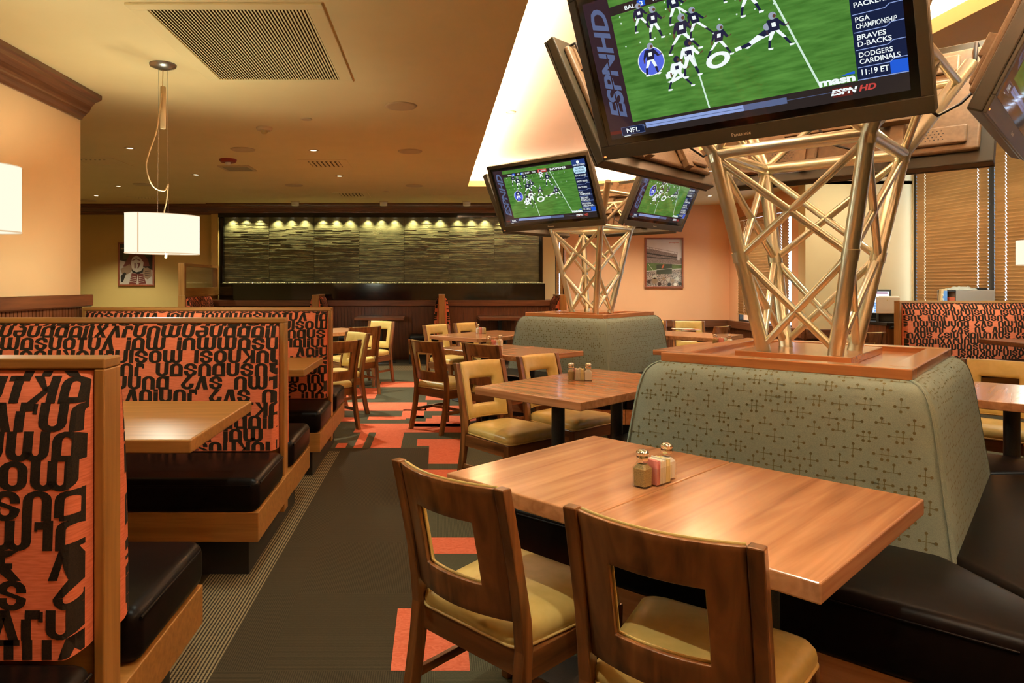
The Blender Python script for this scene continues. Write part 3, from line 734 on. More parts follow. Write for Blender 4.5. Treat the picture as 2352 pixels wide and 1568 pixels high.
# ------------------------------------------------------------------ booths on the left
HB, XP, XS = 1.168, -.81, -.80
bprof = [(.0, 0), (.012, -.012), (.028, -.035), (.043, -.065), (.055, -.10), (.066, -.15), (.076, -.22), (.086, -.32), (.094, -.45), (.098, -.56), (.098, -.66)]
def booth(name, label, Y, xl, xr, th=.09, hb=HB, front=True, back=True, seed=0, depth=.60, group=None, back_seat=True):
    t = thing(name, label, 'booth seat', (xr, Y, 0), 0, group)
    w = xr - xl; c = .026
    MB().box(-w, 0, 0, th, hb - c, hb).build('top_rail', 'oak_x', t, .004)
    MB().box(-c, 0, 0, th, .13, hb - c).build('end_post', 'oak_z', t, .004)
    MB().box(-w, -w + c, 0, th, .13, hb - c).build('end_post', 'oak_z', t, .004)
    MB().box(-w + c, -c, .02, th - .02, .13, hb - c).build('core', 'oak_x', t)
    prof = [(d, hb - c - .004 + z) for d, z in bprof]
    if front: padded_back('backrest', t, w - 2 * c - .006, prof, lambda u, d, z: (-c - .003 - u, .01 - d, z), seed)
    if back: padded_back('backrest', t, w - c - .006, prof, lambda u, d, z: (-w + c + .003 + u, th - .004 + d, z), seed + 3)
    for sgn, on in ((-1, front), (1, back and back_seat)):
        if not on: continue
        y0 = .0 if sgn < 0 else th; ye = y0 + sgn * depth
        a, b = sorted((y0 + sgn * .07, ye))
        MB().box(-w + .02, .015, a, b, .32, .475, 0, True).build('seat_cushion', 'leather', t, .04, 4)
        yf = ye - sgn * .004
        # piping along the front and end edges
        p = MB(); zt_ = .468
        p.tube([(-w + .03, yf, .445), (-.02, yf, .445)], .005, 6); p.tube([(.012, y0 + sgn * .09, .447), (.012, yf - sgn * .04, .447)], .005, 6)
        p.build('piping', 'leather', t)
        a, b = sorted((y0, ye - sgn * .012))
        MB().box(-w, .012, a, b, .19, .322).build('base_board', 'oak_x', t, .003)
        a, b = sorted((y0, ye - sgn * .12))
        MB().box(-w, -.06, a, b, 0, .19).build('kick', 'kick', t)
    MB().box(-w, .012, 0, th, .19, .322).build('base_board', 'oak_y', t)
    MB().box(-w, -.06, 0, th, 0, .19).build('kick', 'kick', t)
    return t
BY = [1.68, 3.68, 5.33]
booth('booth_bench', 'nearest orange lettered booth back with pale oak frame, cut off by the left edge', BY[0], XL + .06, XP, seed=0)
booth('booth_bench', 'second orange lettered booth back, behind the nearest booth table', BY[1], XL + .06, XP + .0, seed=1)
booth('booth_bench', 'third orange lettered booth back from the camera, ending beside the walnut chairs', BY[2], XL + .06, XP, seed=2)
def booth_table(Y0, Y1, x0, x1, label, z=.80, group='booth tables', mat='top'):
    t = thing('booth_table', label, 'table', ((x0 + x1) / 2, (Y0 + Y1) / 2, 0), 0, group); w = (x1 - x0) / 2; h = (Y1 - Y0) / 2
    MB().box(-w, w, -h, h, z - .05, z).build('table_top', mat, t, .007, 3)
    MB().tube([(0, 0, .02), (0, 0, z - .06)], .038, 16).build('column', 'iron', t)
    MB().lathe([(.27, 0), (.27, .012), (.1, .035), (.04, .05)], 32).build('base', 'iron', t)
    MB().box(-.2, .2, -.03, .03, z - .075, z - .05).box(-.03, .03, -.2, .2, z - .075, z - .05).build('bracket', 'iron', t)
    return t
booth_table(2.43, 3.24, XL + .05, -.866, 'brown wood booth table between the nearest and second orange booth backs', mat='oak_x')
booth_table(4.44, 5.17, XL + .05, -.85, 'brown wood booth table between the second and third orange booth backs', mat='oak_x')

# ------------------------------------------------------------------ booths along the water wall
YD = 11.5
def divider(x, label, left=True, right=True, seed=0, glass=False, YD=YD):
    t = thing('booth_divider', label, 'booth divider', (x, YD, 0), 0, 'booth dividers along the water wall')
    L_ = (YF if not glass else YB - .15) - YD - .02; hb = 1.17; w = .055
    MB().box(-w, w, 0, .06, .12, hb).build('end_post', 'oak_z', t, .004)
    MB().box(-w, w, .06, L_, hb - .03, hb).build('top_rail', 'oak_y', t, .003)
    MB().box(-w + .02, w - .02, .06, L_, .12, hb - .03).build('core', 'oak_y', t)
    prof = [(d, hb - .03 + z) for d, z in bprof]
    if left: padded_back('backrest', t, L_ - .07, prof, lambda u, d, z: (-w + .01 - d, .065 + u, z), seed)
    LB = min(L_, YF - YD) - .01
    if right: padded_back('backrest', t, LB - .07, prof, lambda u, d, z: (w - .01 + d, LB - .005 - u, z), seed + 2)
    for sg, on in ((-1, left), (1, right)):
        if on:
            a, b = sorted((sg * w, sg * (w + .5)))
            LB = min(L_, YF - YD) - .01; MB().box(a, b, .02, LB, .34, .47, 0, True).build('seat_cushion', 'leather', t, .035, 4)
            MB().box(a, b, .03, LB, .17, .34).build('base_board', 'oak_y', t, .003)
            MB().box(a, b, .12, LB, 0, .17).build('kick', 'kick', t)
    if glass:
        zt = 1.665 + .02
        MB().box(-.05, .05, 0, .08, hb, zt).build('screen_post', 'oak_z', t, .003); MB().box(-.05, .05, L_ - .06, L_, hb, zt).build('screen_post', 'oak_z', t, .003)
        MB().box(-.04, .04, .08, L_ - .06, zt - .05, zt).build('screen_rail', 'oak_y', t, .003); MB().box(-.05, .05, .08, L_ - .06, hb, 1.29).build('screen_rail', 'oak_y', t, .003)
        MB().box(-.005, .005, .08, L_ - .06, 1.29, zt - .05).build('glass_screen', 'glass', t)
    return t
divider(-4.05, 'booth divider with framed glass screen at the left end of the water wall', left=False, seed=4, glass=True, YD=10.95)
divider(at_y(724, 0, YD).x, 'orange lettered booth divider behind the third left booth', seed=5)
divider(at_y(1015, 0, YD).x, 'orange lettered booth divider with pale oak post between the two wall tables', seed=6)
divider(at_y(1290, 0, YD).x + .03, 'orange lettered booth divider partly behind the far metal tower', right=False, seed=7)
for (xl, xr, l) in [(813, 927, 'small brown wood table against the reeded wall, under the middle of the water wall'), (1101, 1203, 'small brown wood table against the reeded wall, left of the far metal tower')]:
    zt = .79; a = at_z(xl, 729, zt); b = at_z(xr, 729, zt)
    booth_table(a.y, 12.22, a.x, b.x, l, zt, 'tables along the water wall', 'red_x')

# booth on the right by the windows
bx0 = at_y(2066, 0, 8.15).x
t = booth('booth_bench', 'orange lettered booth back under the window blinds on the right', 8.15, bx0, XR2 - .04, back=False, hb=1.15, seed=9, th=.1)
a = at_z(2157, 769, .75); b = at_z(2311.6, 784, .75)
booth_table(6.75, 7.55, b.x, XR2 - .06, 'dark brown booth table before the right orange booth back', .75, 'booth tables', 'red_x')
tp = thing('ply_panel', 'pale ply board standing under the dark booth table on the right', 'panel', (6.3, 6.98, 0))
MB().box(-.22, .45, 0, .03, 0, .66).build('board', 'tanply', tp, .002)
MB().box(-.22, -.19, .03, .2, 0, .04).box(.4, .45, .03, .2, 0, .04).build('foot', 'tanply', tp)

# ------------------------------------------------------------------ upholstered islands
IX, IY = .46, .555                                    # half size of the cap
iprof = [(-.012, 1.012), (.014, 1.008), (.036, .996), (.054, .975), (.066, .945), (.077, .90), (.088, .83), (.10, .74), (.114, .63), (.128, .53), (.138, .445)]
def jacks(hu, Lp, prof_o, seed):
    """scattered little cross and dot sprigs: list of polygons in (u, v)"""
    rr = random.Random(seed); P = []
    def dot(x, y, r=.0052): P.append([(x + r * math.cos(2 * math.pi * i / 8), y + r * math.sin(2 * math.pi * i / 8)) for i in range(8)])
    def ln(x0, y0, x1, y1, w=.0010):
        d = math.hypot(x1 - x0, y1 - y0); nx, ny = -(y1 - y0) / d * w, (x1 - x0) / d * w
        n = 3
        for i in range(n):
            a, b = i / n, (i + 1) / n
            P.append([(x0 + (x1 - x0) * a + nx, y0 + (y1 - y0) * a + ny), (x0 + (x1 - x0) * b + nx, y0 + (y1 - y0) * b + ny), (x0 + (x1 - x0) * b - nx, y0 + (y1 - y0) * b - ny), (x0 + (x1 - x0) * a - nx, y0 + (y1 - y0) * a - ny)])
    pitch = .086; v = .03; row = 0
    while v < Lp - .025:
        w = hu + prof_o(v) - .045; n = int(2 * w / pitch)
        for i in range(-n // 2 - 1, n // 2 + 2):
            u = (i + (.5 if row % 2 else 0)) * pitch + rr.uniform(-.009, .009); vv = v + rr.uniform(-.008, .008)
            if abs(u) > w: continue
            a, b, c, d = [rr.uniform(.016, .028) for _ in range(4)]
            k = rr.randrange(5)
            if k < 3 or vv + .03 > Lp - .02:
                ln(u - a, vv, u + b, vv); ln(u, vv - c, u, vv + d); dot(u - a, vv); dot(u + b, vv); dot(u, vv - c); dot(u, vv + d)
            elif k == 3:
                ln(u - a, vv, u + b, vv); ln(u, vv - c, u, vv); dot(u - a, vv); dot(u + b, vv); dot(u, vv - c)
            else:
                ln(u - a - .008, vv, u + b + .008, vv); dot(u - a - .008, vv); dot(u + b + .008, vv)
                for q in (-.008, .01): ln(u + q, vv - c * .8, u + q, vv + d * .8); dot(u + q, vv - c * .8); dot(u + q, vv + d * .8)
        v += pitch * .62; row += 1
    return P
def island(label, loc, rotz):
    t = thing('banquette_island', label, 'banquette', loc, rotz, 'grey green banquette islands')
    # cap: rim and sunken tray
    o, r = .0, .085
    for (x0, x1, y0, y1) in [(-IX, IX, -IY, -IY + r), (-IX, IX, IY - r, IY)]:
        MB().box(x0, x1, y0, y1, 1.01, 1.05).build('cap_rim', 'cap_x', t, .004)
    for (x0, x1) in [(-IX, -IX + r), (IX - r, IX)]:
        MB().box(x0, x1, -IY + r, IY - r, 1.01, 1.05).build('cap_rim', 'cap_y', t, .004)
    MB().box(-IX + r - .01, IX - r + .01, -IY + r - .01, IY - r + .01, 1.0, 1.026).build('cap_tray', 'cap_y', t)
    MB().box(-.225, .225, -.32, .32, 1.026, 1.056).build('plinth', 'cap_x', t, .003)
    L_ = [0]
    for i in range(1, len(iprof)): L_.append(L_[-1] + math.dist(iprof[i], iprof[i - 1]))
    def at(v):
        i = 0
        while i < len(L_) - 2 and v > L_[i + 1]: i += 1
        f = (v - L_[i]) / (L_[i + 1] - L_[i]); return [iprof[i][k] + (iprof[i + 1][k] - iprof[i][k]) * f for k in (0, 1)]
    for s in range(4):
        # side s: 0 -> -y, 1 -> +x, 2 -> +y, 3 -> -x (local)
        hu, hn = (IX, IY) if s % 2 == 0 else (IY, IX)
        ca, sa = round(math.cos(math.pi / 2 * s)), round(math.sin(math.pi / 2 * s))
        def fn(u, o, z, ca=ca, sa=sa, hn=hn):
            x, y = u, -(hn + o); return (ca * x - sa * y, sa * x + ca * y, z)
        m = MB(); vs_ = []; nu = 12
        for (o_, z) in iprof:
            for i in range(nu + 1):
                f = i / nu * 2 - 1; f = math.copysign(1 - (1 - abs(f)) ** 1.6, f)
                e = max(0, (abs(f) - .93) / .07)
                vs_.append(fn(f * (hu + o_), o_ - .012 * e * e, z))
        m.add(vs_, [(j * (nu + 1) + i, j * (nu + 1) + i + 1, (j + 1) * (nu + 1) + i + 1, (j + 1) * (nu + 1) + i) for j in range(len(iprof) - 1) for i in range(nu)], 0, True)
        for poly in jacks(hu, L_[-1], lambda v: at(v)[0], 11 + s):
            pp = []
            for (u, v) in poly:
                o_, z = at(max(0, min(L_[-1], v))); pp.append(fn(u, o_ + .0014, z + .0006))
            m.add(pp, [tuple(range(len(pp)))], 1)
        m.build('backrest', ['green', 'motif'], t)
        a, b = .095, .642
        q = lambda o1, z: [fn(-(hu + o1[0]), o1[0], z), fn(-(hu + o1[1]), o1[1], z), fn(hu + o1[1], o1[1], z), fn(hu + o1[0], o1[0], z)]
        e = .003
        def tr(o0, o1, z): return [fn(-(hu + o0) + e, o0, z), fn(hu + o0 - e, o0, z), fn(hu + o1 - e, o1, z), fn(-(hu + o1) + e, o1, z)]
        def hexp(o0, o1, z, ch=.3): return [fn(-(hu + o0) + e, o0, z), fn(hu + o0 - e, o0, z), fn(hu + o1 - ch / 2 - e, o1 - ch / 2, z), fn(hu + o1 - ch, o1, z), fn(-(hu + o1) + ch, o1, z), fn(-(hu + o1) + ch / 2 + e, o1 - ch / 2, z)]
        m = MB(); m.loft([hexp(a, b, .25), hexp(a, b, .462)], 0, True); m.build('seat_cushion', 'leather', t, .035, 4)
        MB().tube([fn(-(hu + b) + .33, b + .001, .425), fn(hu + b - .33, b + .001, .425)], .004, 6).build('piping', 'leather', t)
        m = MB(); m.loft([hexp(a, b - .02, .12), hexp(a, b - .02, .252)], 0, False); m.build('base_board', 'cap_x' if s % 2 == 0 else 'cap_y', t)
        m = MB(); m.loft([hexp(a, b - .13, 0), hexp(a, b - .13, .12)], 0, False); m.build('kick', 'kick', t)
    # seams where the sides meet
    for sx, sy in ((1, 1), (1, -1), (-1, 1), (-1, -1)):
        MB().tube([(sx * (IX + o_ - .011), sy * (IY + o_ - .011), z) for o_, z in iprof], .006, 7).build('corner_seam', 'green', t)
    return t
TH = R(-42.5)
ISL = [(1.705, 3.13), (1.665, 7.40)]
i1 = island('near grey green banquette island with wooden cap, right of the near table', (ISL[0][0], ISL[0][1], 0), TH)
dup(i1, (ISL[1][0], ISL[1][1], 0), TH, 'far grey green banquette island with wooden cap, below the far metal tower')

# ------------------------------------------------------------------ metal towers
def tower(label, loc, z0=1.0565):
    t = thing('truss_tower', label, 'truss tower', loc, 0, 'aluminium truss towers')
    r0, r1, r2 = .205, .415, .72; zm, z1, z2 = 1.47, 1.925, 2.33
    D = [(0, -1), (1, 0), (0, 1), (-1, 0)]
    P = lambda k, r, z: Vector((D[k % 4][0] * r, D[k % 4][1] * r, z))
    rad = lambda z: r0 + (r1 - r0) * (z - z0) / (z1 - z0)
    for k in range(4):
        lg = MB().tube([P(k, r0 - .006, z0 - .012), P(k, r1, z1), P(k, r2, z2)], .030, 18).build('leg', 'alu', t)
        # weld collars
        for z in (zm, z1 - .01): MB().tube([P(k, rad(z - .022), z - .022), P(k, rad(z + .022), z + .022)], .0325, 16).build('weld_collar', 'alu', lg)
        MB().tube([P(k, r1, z1), P(k + 1, r1, z1)], .027, 14).build('ring_tube', 'alu', t)
        MB().tube([P(k, .66, 2.245), P(k + 1, .66, 2.245)], .018, 12).build('upper_ring_tube', 'alu', t)
        for (za, zb) in ((z0 + .015, zm), (zm, z1 - .02)):
            MB().tube([P(k, rad(za), za), P(k + 1, rad(zb), zb)], .016, 12).build('diagonal_brace', 'alu', t)
            MB().tube([P(k + 1, rad(za), za), P(k, rad(zb), zb)], .016, 12).build('diagonal_brace', 'alu', t)
        MB().tube([P(k, r1, z1), (P(k, .66, 2.245) + P(k + 1, .66, 2.245)) / 2], .016, 12).build('diagonal_brace', 'alu', t)
        MB().tube([P(k + 1, r1, z1), (P(k, .66, 2.245) + P(k + 1, .66, 2.245)) / 2], .016, 12).build('diagonal_brace', 'alu', t)
    return t
TW = [(1.655, 3.05), (1.64, 7.26)]
t1 = tower('near silver truss tower standing on the near island, holding the big televisions', (TW[0][0], TW[0][1], 0))
dup(t1, (TW[1][0], TW[1][1], 0), 0, 'far silver truss tower standing on the far island')

# ------------------------------------------------------------------ televisions
SC = {}
def em(name, c, s=.72):
    if name not in SC: SC[name] = emit_mat('screen ' + name, c, s)
    return name
def scr_mats():
    em('field', S(72, 134, 52)); em('field2', S(84, 150, 60)); em('white', S(238, 246, 246)); em('line', S(206, 232, 214)); em('strip', S(52, 36, 42)); em('slate', S(88, 100, 136))
    em('navy', S(24, 32, 62)); em('navy2', S(40, 62, 122)); em('blue', S(34, 90, 210)); em('lav', S(140, 160, 214)); em('red', S(196, 70, 64)); em('dkred', S(96, 36, 30)); em('circle', S(84, 104, 220))
    em('jersey', S(34, 36, 62)); em('helmet', S(150, 158, 176)); em('bar', S(46, 38, 36)); em('skin', S(96, 66, 50)); em('sky', S(190, 226, 246))
scr_mats()
SCN = list(SC)
# grass with woven noise
def grass_screen():
    m = SC['field']; nt = m.node_tree; N = nt.nodes; L = nt.links; e = [n for n in N if n.type == 'EMISSION'][0]
    tc = N.new('ShaderNodeTexCoord'); mp = N.new('ShaderNodeMapping'); mp.inputs['Scale'].default_value = (9, 9, 60)
    nz = N.new('ShaderNodeTexNoise'); nz.inputs['Scale'].default_value = 1; nz.inputs['Detail'].default_value = 5
    cr = N.new('ShaderNodeValToRGB'); cr.color_ramp.elements[0].color = S(58, 106, 38); cr.color_ramp.elements[1].color = S(90, 144, 62); cr.color_ramp.elements[0].position = .3; cr.color_ramp.elements[1].position = .7
    L.new(tc.outputs['Object'], mp.inputs[0]); L.new(mp.outputs[0], nz.inputs[0]); L.new(nz.outputs['Fac'], cr.inputs[0]); L.new(cr.outputs[0], e.inputs[0])
grass_screen()
TVW, TVH = 1.195, .706
def screen_mesh(w, h):
    """picture on the set: local x across, z up, y forward is -y"""
    m = MB(); lay = [0]
    def fn(u, v): return ((u - .5) * w, -lay[0], v * h)
    def poly(pts, mat, dz):
        lay[0] = dz; m.add([fn(*p) for p in pts], [tuple(range(len(pts)))], SCN.index(mat))
    def rect(u0, u1, v0, v1, mat, dz): poly([(u0, v0), (u1, v0), (u1, v1), (u0, v1)], mat, dz)
    a = w / h
    def circ(u, v, r, mat, dz, n=20, e=1.0): poly([(u + r * math.cos(2 * math.pi * i / n) / a, v + e * r * math.sin(2 * math.pi * i / n)) for i in range(n)], mat, dz)
    def line(u0, v0, u1, v1, t, mat, dz):
        d = math.hypot((u1 - u0) * a, v1 - v0); nx, ny = -(v1 - v0) / d * t, (u1 - u0) * a / d * t
        poly([(u0 + nx / a, v0 + ny), (u1 + nx / a, v1 + ny), (u1 - nx / a, v1 - ny), (u0 - nx / a, v0 - ny)], mat, dz)
    def txt(s, u0, u1, v0, v1, mat, dz, shear=0, bold=.02, space=1.0):
        lay[0] = dz; text_on(m, s, fn, u0, u1, v0, v1, SCN.index(mat), shear, bold, space)
    rect(0, 1, 0, 1, 'bar', 0)
    rect(.105, .868, .105, .985, 'field', .0004)
    rect(0, .105, .06, 1, 'strip', .0004)
    rect(.105, .868, .865, .925, 'bar', .0008); rect(.105, .868, .925, .985, 'field', .0008)
    # ESPN HD set on its side
    lay[0] = .0009
    vs_, fs = text_geo('ESPNHD', .25, .03, .96)
    m.add([fn(.088 - .066 * v, .15 + .79 * u) for u, v in vs_], fs, SCN.index('slate'))
    rect(.053, .058, .13, .62, 'strip', .0011)
    # field lines
    line(.355, .865, .405, .105, .0055, 'line', .0009); line(.63, .865, .765, .105, .006, 'line', .0009)
    for r_, v0 in ((0, .80), (1, .64), (2, .845)):
        for i in range(12):
            u = .14 + i * .058; circ(u, v0 + .002 * i, .006, 'line', .0009, 6)
    # yard number
    for sgn in (1,):
        n = 24
        for i in range(n):
            t0, t1_ = 2 * math.pi * i / n, 2 * math.pi * (i + 1) / n
            q = lambda t, k: (.462 + k * .042 * math.cos(t), .405 + k * .05 * math.sin(t) + .008 * math.cos(t))
            k1 = .55
            poly([q(t0, 1), q(t1_, 1), q(t1_, k1), q(t0, k1)], 'white', .0009)
    poly([(.275, .40), (.335, .43), (.335, .40), (.28, .37)], 'white', .0009); poly([(.27, .335), (.345, .375), (.345, .355), (.285, .32)], 'white', .0009); poly([(.27, .39), (.285, .395), (.29, .36), (.27, .355)], 'white', .0009)
    # circled player
    circ(.225, .50, .098, 'white', .0010, 32); circ(.225, .50, .092, 'circle', .0012, 32)
    def player(u, v, s, top, pants, lean=0, stride=.3, facing=1):
        X = lambda x, y: (u + (x * facing + lean * y) * s / a, v + y * s)
        z = .0014
        poly([X(-.02, .02), X(.10, .02), X(.16 + stride * .5, -.24), X(.06 + stride * .5, -.24)], pants, z); poly([X(-.12, .02), X(.02, .02), X(-.06 - stride * .5, -.24), X(-.15 - stride * .5, -.24)], pants, z)
        poly([X(.06 + stride * .5, -.24), X(.15 + stride * .5, -.24), X(.16 + stride, -.46), X(.09 + stride, -.46)], 'jersey', z + .0001); poly([X(-.15 - stride * .5, -.24), X(-.07 - stride * .5, -.24), X(-.06 - stride * .9, -.46), X(-.13 - stride * .9, -.46)], 'jersey', z + .0001)
        poly([X(.09 + stride, -.46), X(.24 + stride, -.47), X(.2 + stride, -.52), X(.09 + stride, -.52)], 'white', z); poly([X(-.13 - stride * .9, -.46), X(.02 - stride * .9, -.47), X(-.0 - stride * .9, -.52), X(-.13 - stride * .9, -.52)], 'white', z)
        poly([X(-.13, .0), X(.13, .0), X(.16, .22), X(.17, .34), X(-.17, .34), X(-.16, .22)], top, z + .0002)
        poly([X(.14, .33), X(.2, .26), X(.32, .1), X(.26, .06), X(.12, .2)], top, z); poly([X(-.14, .33), X(-.21, .26), X(-.26, .06), X(-.2, .04), X(-.12, .2)], top, z)
        poly([X(.26, .06), X(.32, .1), X(.42, .16), X(.4, .1)], 'skin', z); poly([X(-.26, .06), X(-.2, .04), X(-.2, -.08), X(-.25, -.08)], 'skin', z)
        c = X(.02, .44); circ(c[0], c[1], .11 * s, 'helmet' if top == 'jersey' else 'jersey', z + .0003, 14); c2 = X(.07, .42); circ(c2[0], c2[1], .05 * s, 'skin', z + .0004, 10)
        poly([X(-.06, .12), X(.06, .12), X(.06, .24), X(-.06, .24)], 'white' if top == 'jersey' else 'jersey', z + .0003)
    dk, wh = 'jersey', 'white'
    for q in [(.225, .51, .15, dk, wh, .1, .1), (.215, .80, .13, dk, wh, 0, .2), (.262, .74, .15, dk, wh, .05, .1), (.35, .80, .15, dk, wh, -.2, .3), (.355, .625, .17, dk, wh, .1, .35), (.41, .67, .14, dk, wh, -.2, .3),
              (.59, .74, .16, dk, wh, .05, .15), (.53, .825, .12, wh, wh, 0, .1), (.475, .52, .14, dk, wh, .2, .3), (.655, .50, .15, dk, wh, -.1, .2), (.365, .455, .17, wh, wh, .05, .1), (.315, .38, .15, wh, wh, .05, .3)]:
        player(q[0], q[1], q[2] * 1.38, *q[3:])
    txt('51', .352, .378, .475, .51, 'jersey', .0019)
    poly([(.565, .465), (.60, .50), (.64, .52), (.645, .485), (.605, .465), (.575, .445)], 'white', .0013); poly([(.60, .50), (.635, .53), (.65, .50), (.62, .48)], 'jersey', .0014); circ(.632, .535, .022, 'helmet', .0015, 12); poly([(.54, .455), (.57, .468), (.578, .447), (.545, .437)], 'jersey', .0014); poly([(.522, .452), (.543, .46), (.545, .437), (.525, .43)], 'white', .0014); poly([(.60, .47), (.565, .43), (.555, .435), (.59, .475)], 'white', .0012)
    # score bar
    txt('BAL', .165, .205, .878, .905, 'white', .001); rect(.215, .245, .872, .915, 'blue', .001); txt('3', .225, .236, .878, .906, 'white', .0012)
    txt('NE', .275, .298, .88, .908, 'white', .001); rect(.31, .34, .874, .917, 'blue', .001); txt('0', .32, .331, .88, .908, 'white', .0012)
    txt('12:57', .352, .415, .882, .91, 'white', .001); txt('2nd', .44, .478, .884, .912, 'white', .001)
    rect(.505, .60, .872, .93, 'red', .001); txt('RED ZONE', .515, .592, .888, .91, 'white', .0012); txt('RAVENS', .635, .80, .882, .918, 'white', .001, 0, .04)
    # rundown column
    rect(.868, 1, .105, 1, 'navy', .0006); rect(.868, 1, .90, 1, 'navy2', .0008)
    circ(.93, .955, .028, 'white', .001, 12); txt('RUNDOWN', .878, .992, .895, .922, 'white', .001)
    poly([(.872, .80), (.885, .765), (.98, .765), (.996, .80), (.996, .85), (.98, .88), (.885, .88), (.872, .85)], 'sky', .001)
    txt('RAVENS', .888, .975, .83, .86, 'navy', .0012); txt('PATRIOTS', .888, .982, .785, .815, 'navy', .0012)
    rows = [(.705, ['STORYLINES']), (.605, ['BRETT FAVRE']), (.505, ['PACKERS']), (.405, ['PGA', 'CHAMPIONSHIP']), (.305, ['BRAVES', 'D-BACKS']), (.205, ['DODGERS', 'CARDINALS'])]
    for v, ws in rows:
        n = len(ws)
        for i, s_ in enumerate(ws):
            vv = v + (.030 if n == 2 else .012) - i * .038
            txt(s_, .878, .878 + min(.105, .0125 * len(s_)), vv, vv + .029, 'white', .001, 0, .015)
        for seg in [(.872, v - .026, .955, v - .026), (.955, v - .026, .968, v - .008), (.968, v - .008, 1, v - .008)]:
            line(seg[0], seg[1], seg[2], seg[3], .0022, 'lav', .001)
    rect(.955, 1, .112, .185, 'blue', .0008); line(.868, .108, 1, .108, .0028, 'lav', .001); txt('11:19 ET', .88, .952, .132, .166, 'white', .001, 0, .015)
    # ticker
    rect(0, .06, .035, .06, 'dkred', .0006); rect(.05, .148, .018, .078, 'slate', .0007); rect(.052, .146, .021, .075, 'navy', .0008); txt('NFL', .072, .126, .031, .066, 'white', .001, 0, .01); rect(.058, .085, .008, .013, 'white', .001)
    rect(.155, .80, .045, .085, 'lav', .0006); rect(.14, .80, .062, .066, 'slate', .0008); rect(.52, .80, .045, .085, 'slate', .0007); rect(.66, .80, .045, .085, 'bar', .0008)
    rect(.795, .85, .03, .085, 'dkred', .0009); txt('ESPN', .79, .865, .042, .078, 'white', .0012, .25, .05); rect(.79, .865, .0575, .0605, 'dkred', .0014); txt('HD', .868, .915, .042, .078, 'red', .0012, .25, .04)
    poly([(.82, .148), (.845, .162), (.862, .166), (.862, .150), (.85, .152)], 'blue', .0011); txt('masn', .76, .862, .108, .142, 'white', .0012, 0, .05)
    return m
def television(label, tower_loc, ang, proto=[None]):
    """ang: direction the set faces (deg)"""
    n = Vector((math.cos(R(ang)), math.sin(R(ang)), 0)); a0, a1, z0, z1 = .70, .988, 1.895, 2.538
    base = Vector((tower_loc[0], tower_loc[1], 0)) + n * a0 + Vector((0, 0, z0))
    tilt = math.atan2(a1 - a0, z1 - z0)
    if proto[0] is None:
        t = thing('television', label, 'television', base, 0, 'televisions on the towers'); w, h = TVW, TVH
        b = .034; bb = .058
        MB().box(-w / 2, w / 2, .0, .045, 0, h).build('casing', 'tvgrey', t, .006)
        MB().box(-w / 2, w / 2, -.012, .0, h - b, h).box(-w / 2, w / 2, -.012, 0, 0, bb).box(-w / 2, -w / 2 + b, -.012, 0, bb, h - b).box(w / 2 - b, w / 2, -.012, 0, bb, h - b).build('bezel', 'tvgrey', t, .003)
        MB().box(-w / 2 + b, w / 2 - b, -.004, .001, bb, h - b).build('front_glass', 'tvdark', t)
        d = .026
        s = screen_mesh(w - 2 * b - 2 * d, h - b - bb - 2 * d); s.v = [(x, y - .0055, z + bb + d) for x, y, z in s.v]
        s.build('screen', [SC[k] for k in SCN], t)
        MB().box(-w / 2 + b, w / 2 - b, -.0118, -.0105, bb, h - b).build('cover_glass', 'tvglass', t)
        m = MB(); text_on(m, 'Panasonic', lambda x, y: (x, -.0128, y), -.035, .035, .021, .034, 0, 0, .01); m.build('maker_lettering', 'white', t)
        MB().box(-w / 2 + .01, -w / 2 + .02, -.0135, -.012, .012, .018).build('standby_lamp', em_red, t)
        m = MB(); m.box(-w / 2 + .05, w / 2 - .05, .045, .075, .06, h - .06); m.build('back_panel', 'tvback', t, .012, 3)
        m = MB()
        for (x0, x1, zz0, zz1) in ((-.5, -.18, .09, .19), (.14, .46, .09, .19), (-.45, -.1, h - .2, h - .1), (.1, .45, h - .2, h - .1)):
            MB().box(x0, x1, .075, .095, zz0, zz1).build('rear_housing', 'tvback', t, .012, 3)
        m = MB()
        for cx_, cz in ((-.34, .14), (.3, .14), (-.28, h - .15), (.28, h - .15)):
            for i in range(9):
                for j in range(4): m.lathe([(.0001, 0), (.0035, 0)], 6, (0, 0, 0)); n8 = 6; m.v[-2 * n8:] = [(cx_ + (i - 4) * .017 + (j % 2) * .008 + p[0], .0956, cz + (j - 1.5) * .016 + p[1]) for p in m.v[-2 * n8:]]
        m.build('vent_holes', 'black', t)
        for sx in (-1, 1):
            MB().tube([(sx * .51, .05, h - .05), (sx * .51, .1, h - .06), (sx * .51, .1, h - .2), (sx * .51, .05, h - .21)], .009, 8).build('handle', 'black', t)
            MB().box(sx * .22 - .03, sx * .22 + .03, .075, .11, .05, h - .05).build('mount_rail', 'tvback', t, .003)
        MB().box(-.3, .3, .11, .15, .22, .30).box(-.3, .3, .11, .15, h - .26, h - .18).build('mount_bar', 'tvback', t, .003)
        MB().tube([(.1, .08, .3), (.14, .16, .26), (.05, .2, .1), (-.1, .22, .02), (-.2, .3, .05)], .006, 7).build('power_cable', 'black', t)
        proto[0] = t; o = t
    else: o = dup(proto[0], base, 0, label)
    o.location = base; o.rotation_mode = 'XYZ'; o.rotation_euler = (tilt, 0, R(ang) + math.pi / 2)
    return o
em_red = emit_mat('standby lamp', S(255, 120, 60), 2)
